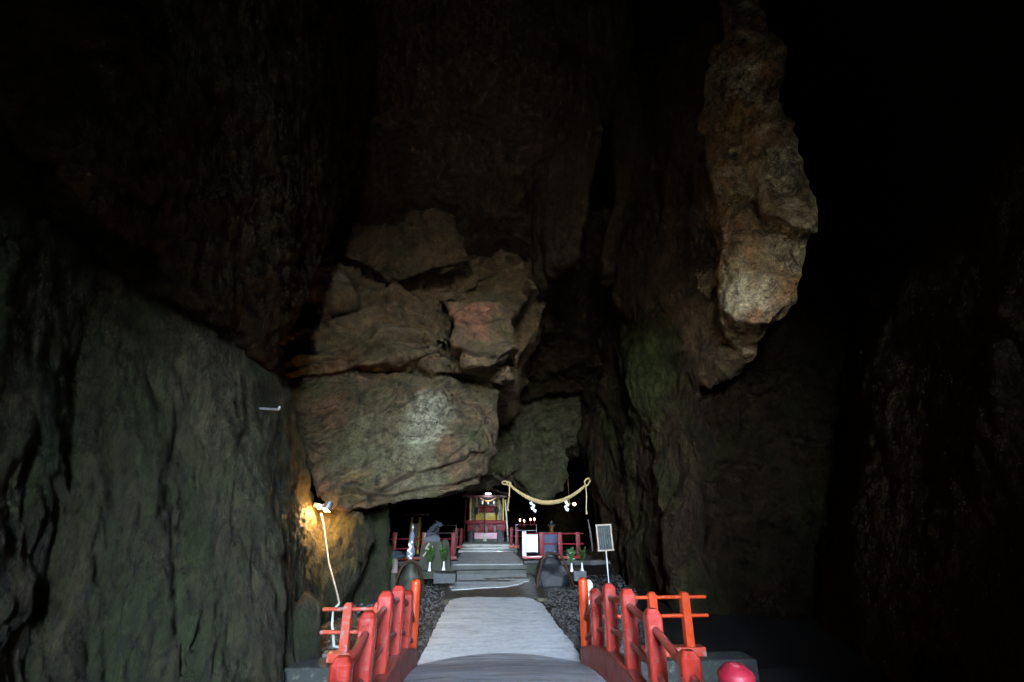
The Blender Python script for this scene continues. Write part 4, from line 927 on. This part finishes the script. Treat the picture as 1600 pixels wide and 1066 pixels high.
for x in (735.2, 744, 777.5, 785.5):
    m = MB(); q1, q0 = L(x, 777), L(x, 815); front = x in (735.2, 785.5)
    m.lathe((q0.x, -.85 if front else -.2, q0.z), [(.06, 0), (.045, .04), (.045, q1.z - q0.z - .05), (.06, q1.z - q0.z)], 12); m.build('column', M['gold'], shr)
m = MB(); zr = z_(777)
rf = [(-hw * 1.28, zr), (-hw * 1.05, zr + .12), (-hw * .5, zr + .28), (0, zr + .55), (hw * .5, zr + .28), (hw * 1.05, zr + .12), (hw * 1.28, zr)]
m.rings([[Vector((x, -1.35, z)) for x, z in rf] + [Vector((x, -1.35, z + .08)) for x, z in rf[::-1]], [Vector((x, 1.5, z)) for x, z in rf] + [Vector((x, 1.5, z + .08)) for x, z in rf[::-1]]])
m.box((0, -.95, zr + .02), (2 * hw + .1, .12, .12)); rfo = m.build('roof', M['wine'], shr, smooth=False)
m = MB(); m.box((0, 1.3, (z_(815) + zr) / 2), (2 * hw, .06, zr - z_(815))); m.build('back_panel', M['black'], shr)
m = MB(); a, b = L(745, 813), L(775, 801); m.box(((a.x + b.x) / 2, .5, (a.z + b.z) / 2), (b.x - a.x, .5, b.z - a.z), bev=.02); al = m.build('altar', M['gold'], shr)
m = MB(); a, b = L(750, 800), L(773, 791); m.box(((a.x + b.x) / 2, .7, (a.z + b.z) / 2), (b.x - a.x, .3, b.z - a.z), bev=.02); m.box(((a.x + b.x) / 2, .55, b.z), (b.x - a.x + .25, .5, .05)); m.build('altar_cabinet', M['crimson'], al)
for sx in (-1, 1):
    m = MB(); m.lathe((sx * hw * .55, -.2, z_(814)), [(.07, 0), (.04, .06), (.03, .3), (.1, .42), (.13, .62), (.06, .72), (.01, .8)], 10); m.build('hanging_ornament', M['black'] if sx > 0 else M['black'], shr)
m = MB(); pts = [L(750, 779), L(756, 782.5), L(762, 784), L(768, 782.5), L(774, 779)]
m.tube([p + Vector((0, -.9, 0)) for p in pts], [.02, .04, .05, .04, .02], 8); m.build('small_straw_rope', M['rope'], shr)
for x in (754, 762.5, 771): m = MB(); q = L(x, 786); m.box((q.x, -.92, q.z), (.08, .01, .16)); m.build('paper_strip', M['ivory'], shr)
for x, mt in ((789.5, 'ivory'), (728, 'wine')):
    m = MB(); q1, q0 = L(x - (1.5 if x > 760 else -1), 782), L(x + (3 if x > 760 else -2), 845); m.tube([q1 + Vector((0, -1.2, 0)), q0 + Vector((0, -1.2, 0))], .045, 8); m.build('side_pole', M[mt], shr)
# lamp under the roof
q = W(763, 771.5, HY - 1.1); root = empty('strip_light', q, 'small lit white strip light above the shrine front', 'lamp')
m = MB(); m.tube([(-.16, 0, 0), (.16, 0, 0)], .022, 8); m.build('tube', M['tube'], root); m = MB(); m.box((0, .03, .04), (.38, .06, .03), bev=.008); m.build('housing', M['wine'], root)
l = bpy.data.lights.new('strip_light_glow', 'AREA'); l.shape = 'RECTANGLE'; l.size = .4; l.size_y = .08; l.energy = .05; l.color = (.95, .88, 1)
lo = bpy.data.objects.new('strip_light_glow', l); lo.location = q + Vector((0, -.35, -.05)); lo.rotation_euler = (R(12), 0, 0); col.objects.link(lo)
# offering box
a, b = W(741, 846, 26.6), W(777, 833.5, 26.6)
root = empty('offering_box', ((a.x + b.x) / 2, 26.85, ZB + .05), 'pale pink offering box on a grey stone base before the shrine', 'offering box'); o = root.location
m = MB(); m.box((0, 0, (a.z - o.z + .12) / 2), (b.x - a.x, .5, max(.05, a.z - o.z + .12)), bev=.01); m.build('stone_base', M['stone'], root)
m = MB(); m.box((0, 0, (b.z + a.z) / 2 - o.z + .07), (b.x - a.x, .46, b.z - a.z - .10), bev=.012); m.build('box_body', simple('pale_pink_paint', (.72, .42, .52), .5, var=.1), root)
m = MB()
for k in range(9): m.box(((-.5 + (k + .5) / 9) * (b.x - a.x) * .95, 0, b.z - o.z + .035), (.035, .44, .03))
m.build('slats', M['crimson'], root)
# bell rope
m = MB(); q1, q0 = W(757.5, 779, 26.3), W(757.5, 834, 26.3); m.tube([q1.lerp(q0, t) for t in np.linspace(0, 1, 12)], .028, 8, lobes=3, lob=.4, twist=.5)
root = empty('bell_rope', q1, 'long bell rope with a pale cloth tassel in front of the offering box', 'bell rope'); bmesh.ops.translate(m.bm, verts=m.bm.verts, vec=-q1); m.build('cord', M['rustwood'], root)
m = MB(); q2 = W(757.5, 846, 26.3); m.tube([q0 - q1, (q0 - q1).lerp(q2 - q1, .5), q2 - q1], [.06, .085, .105], 12, lobes=6, lob=.2); m.build('tassel', M['ivory'], root)
# guardian stones beside the offering box
for a_, b_, lab in (((733, 850), (739.5, 829), 'dark stone pillar left of the offering box'), ((778, 850), (787, 829), 'dark carved stone pillar right of the offering box')):
    A_, B_ = W(*a_, 26.7), W(*b_, 26.7); m = MB(); m.box((0, .15, (B_.z - .55) / 2), (B_.x - A_.x, .35, B_.z - .55), bev=.04); bmesh.ops.subdivide_edges(m.bm, edges=list(m.bm.edges), cuts=3, use_grid_fill=True)
    o = m.build('stone_pillar', M['slate'], loc=((A_.x + B_.x) / 2, 26.7, .55)); noisy(o, .03, 5); tag(o, lab, 'stone pillar')
# inner fences each side of shrine
def inner_fence(xs_, Y, yt, yb, label, rails, mat):
    P = [W(x, yb, Y) for x in xs_]; zt_ = W(xs_[0], yt, Y).z; x0, x1 = P[0].x, P[-1].x
    zb_ = .45; root = empty('inner_fence', ((x0 + x1) / 2, Y, zb_), label, 'fence', 'short fences beside the shrine'); o = root.location
    m = MB(); m.box((0, 0, .06), (x1 - x0 + .2, .16, .12), bev=.01); m.build('base_beam', M['redold'], root)
    for p in P: m = MB(); m.box((p.x - o.x, 0, (zt_ - zb_) / 2 + .06), (.13, .13, zt_ - zb_ - .12), bev=.012); m.build('post', mat, root)
    for r in rails: zz = W(xs_[0], r, Y).z - zb_; m = MB(); m.tube([(x0 - o.x - .2, 0, zz), (x1 - o.x + .2, 0, zz)], .026, 8); m.build('rail', mat, root)
inner_fence((799, 808), 24.5, 824, 850, 'short pink red fence right of the shrine stairs', (828, 838), M['crimson'])
inner_fence((713, 720), 24.5, 825, 850, 'short pink red fence left of the shrine stairs', (829, 839), M['crimson'])
# grey steel handrails
for k, (xa, xb, Y, lab) in enumerate(((686, 713, 22.5, 'thin grey steel handrail above the left red fence'), (806, 838, 22.5, 'thin grey steel stand below the four small red lamps'))):
    m = MB(); ya, yb = (821, 833) if k == 0 else (820, 829)
    A_, B_ = W(xa, ya, Y), W(xb, ya, Y)
    m.tube([Vector((A_.x, Y, .3)), A_, B_, Vector((B_.x, Y, .3))], .018, 8); m.tube([W(xa, yb, Y), W(xb, yb, Y)], .014, 6)
    tag(m.build('handrail', M['greysteel']), lab, 'handrail')
# candles
for i, (x, y) in enumerate(((812.5, 813), (819, 814), (829, 812), (835, 811.5))):
    q = W(x, y, 22.4); root = empty('candle_lamp', (q.x, 22.4, q.z - .25), ('first', 'second', 'third', 'fourth')[i] + ' from the left of the four small glowing red candle lamps', 'candle lamp', 'small glowing candle lamps')
    m = MB(); m.lathe((0, 0, 0), [(.04, 0), (.02, .03), (.018, .19), (.03, .21)], 8); m.build('stem', M['crimson'], root)
    m = MB(); m.lathe((0, 0, .21), [(.012, 0), (.03, .03), (.028, .055), (.006, .1)], 10); m.build('flame_bulb', M['candle'], root)
    point('candle_glow', q + Vector((0, -.08, .03)), .0015, (1, .35, .2), .03)
# altar table right with brass vase
a, b = W(848, 858, 21.2), W(873, 832, 21.2)
root = empty('altar_table', ((a.x + b.x) / 2, 21.2, .36), 'small table draped in blue grey cloth behind the right fence', 'table'); o = root.location
m = MB(); m.box((0, 0, b.z - o.z - .02), (b.x - a.x + .06, .6, .05), bev=.01); m.build('table_top', M['black'], root)
m = MB(); rg = []
for z, k in ((0, 1.0), (b.z - o.z - .05, .97)):
    n_ = 60; rg.append([Vector(((b.x - a.x) / 2 * k * max(-1, min(1, 1.5 * math.cos(t))) , .27 * k * max(-1, min(1, 1.5 * math.sin(t))) + .012 * math.sin(t * 17), z)) for t in np.linspace(0, 2 * math.pi, n_, endpoint=False)])
m.rings(rg); m.build('cloth', M['bluecloth'], root)
q = W(862, 831, 21.2); root = empty('brass_vase', (q.x, 21.2, b.z + .005), 'brass vase with dark lid on the blue grey table', 'vase')
m = MB(); m.lathe((0, 0, 0), [(.10, 0), (.11, .02), (.07, .06), (.085, .14), (.11, .22), (.07, .27)], 16); m.build('vase_body', M['brass'], root)
m = MB(); m.lathe((0, 0, .27), [(.16, 0), (.15, .03), (.07, .07), (.06, .14), (.02, .2)], 16); m.build('lid', M['slate'], root)
# bare bulb on arm
q = W(897.5, 788, 20.0); root = empty('wall_bulb', q, 'bare lit yellow bulb on a short brass arm below the straw rope', 'lamp')
m = MB(); bmesh.ops.create_uvsphere(m.bm, u_segments=14, v_segments=10, radius=.055); m.build('bulb', M['dimbulb'], root)
m = MB(); m.tube([(-.05, 0, .01), (-.2, .02, .03)], [.03, .018], 8); m.tube([(-.2, .02, .03), (-.22, .1, 1.1)], .012, 6); m.build('arm', M['brass'], root)
point('wall_bulb_glow', q + Vector((0, -.1, 0)), .001, (1, .5, .2), .05)
# left yellow side altar, deep in the dark
q = W(645, 850, 22.5); root = empty('side_altar', (q.x, 22.5, .36), 'dim yellow columned side altar behind the left fence', 'altar'); o = root.location
for x in (640.5, 653):
    m = MB(); t_, b_ = W(x, 808, 22.5) - o, W(x, 858, 22.5) - o; m.tube([Vector((b_.x, 0, 0)), Vector((b_.x, 0, t_.z))], .05, 10); m.build('column', M['gold'], root)
m = MB(); t_ = W(645, 806, 22.5) - o; m.box((0.03, .2, t_.z + .05), (1.1, 1.0, .08), bev=.02); m.box((.03, .3, t_.z / 2), (.5, .5, t_.z * .6)); m.build('cabinet', M['wine'], root)

# ------------------------------------------------------------------ light
world = bpy.data.worlds.new('World'); scene.world = world; world.use_nodes = True; nt = world.node_tree; nt.nodes.clear()
out = nt.nodes.new('ShaderNodeOutputWorld'); bg = nt.nodes.new('ShaderNodeBackground'); sky = nt.nodes.new('ShaderNodeTexSky')
sky.sky_type = 'NISHITA'; sky.sun_disc = False; sky.sun_elevation = R(50); sky.sun_rotation = R(20); sky.dust_density = 4; sky.air_density = 1.0; sky.ozone_density = 1.0
hs = nt.nodes.new('ShaderNodeHueSaturation'); hs.inputs['Saturation'].default_value = .7; nt.links.new(sky.outputs[0], hs.inputs['Color']); nt.links.new(hs.outputs[0], bg.inputs[0]); nt.links.new(bg.outputs[0], out.inputs[0]); bg.inputs[1].default_value = .13
sl = bpy.data.lights.new('sun', 'SUN'); sl.energy = 0.8; sl.angle = R(12); sl.color = (1, .96, .9)
so = bpy.data.objects.new('sun', sl); col.objects.link(so)
sd = Vector((math.sin(R(20)) * math.cos(R(50)), math.cos(R(20)) * math.cos(R(50)), math.sin(R(50)))); so.rotation_euler = (-sd).to_track_quat('-Z', 'Y').to_euler()
# portal: emits nothing, only tells the renderer where the sky comes in
pl = bpy.data.lights.new('cave_mouth_portal', 'AREA'); pl.shape = 'RECTANGLE'; pl.size = 9; pl.size_y = 17; pl.cycles.is_portal = True
po = bpy.data.objects.new('cave_mouth_portal', pl); po.location = (.5, -14.2, 6); po.rotation_euler = (R(90), 0, 0); col.objects.link(po)

scene.view_settings.view_transform = 'Standard'; scene.view_settings.look = 'None'; scene.view_settings.gamma = 1
scene.view_settings.exposure = 8.6
scene.cycles.max_bounces = 6; scene.cycles.diffuse_bounces = 4; scene.cycles.sample_clamp_indirect = 3
print('script', round(time.time() - T0, 1))
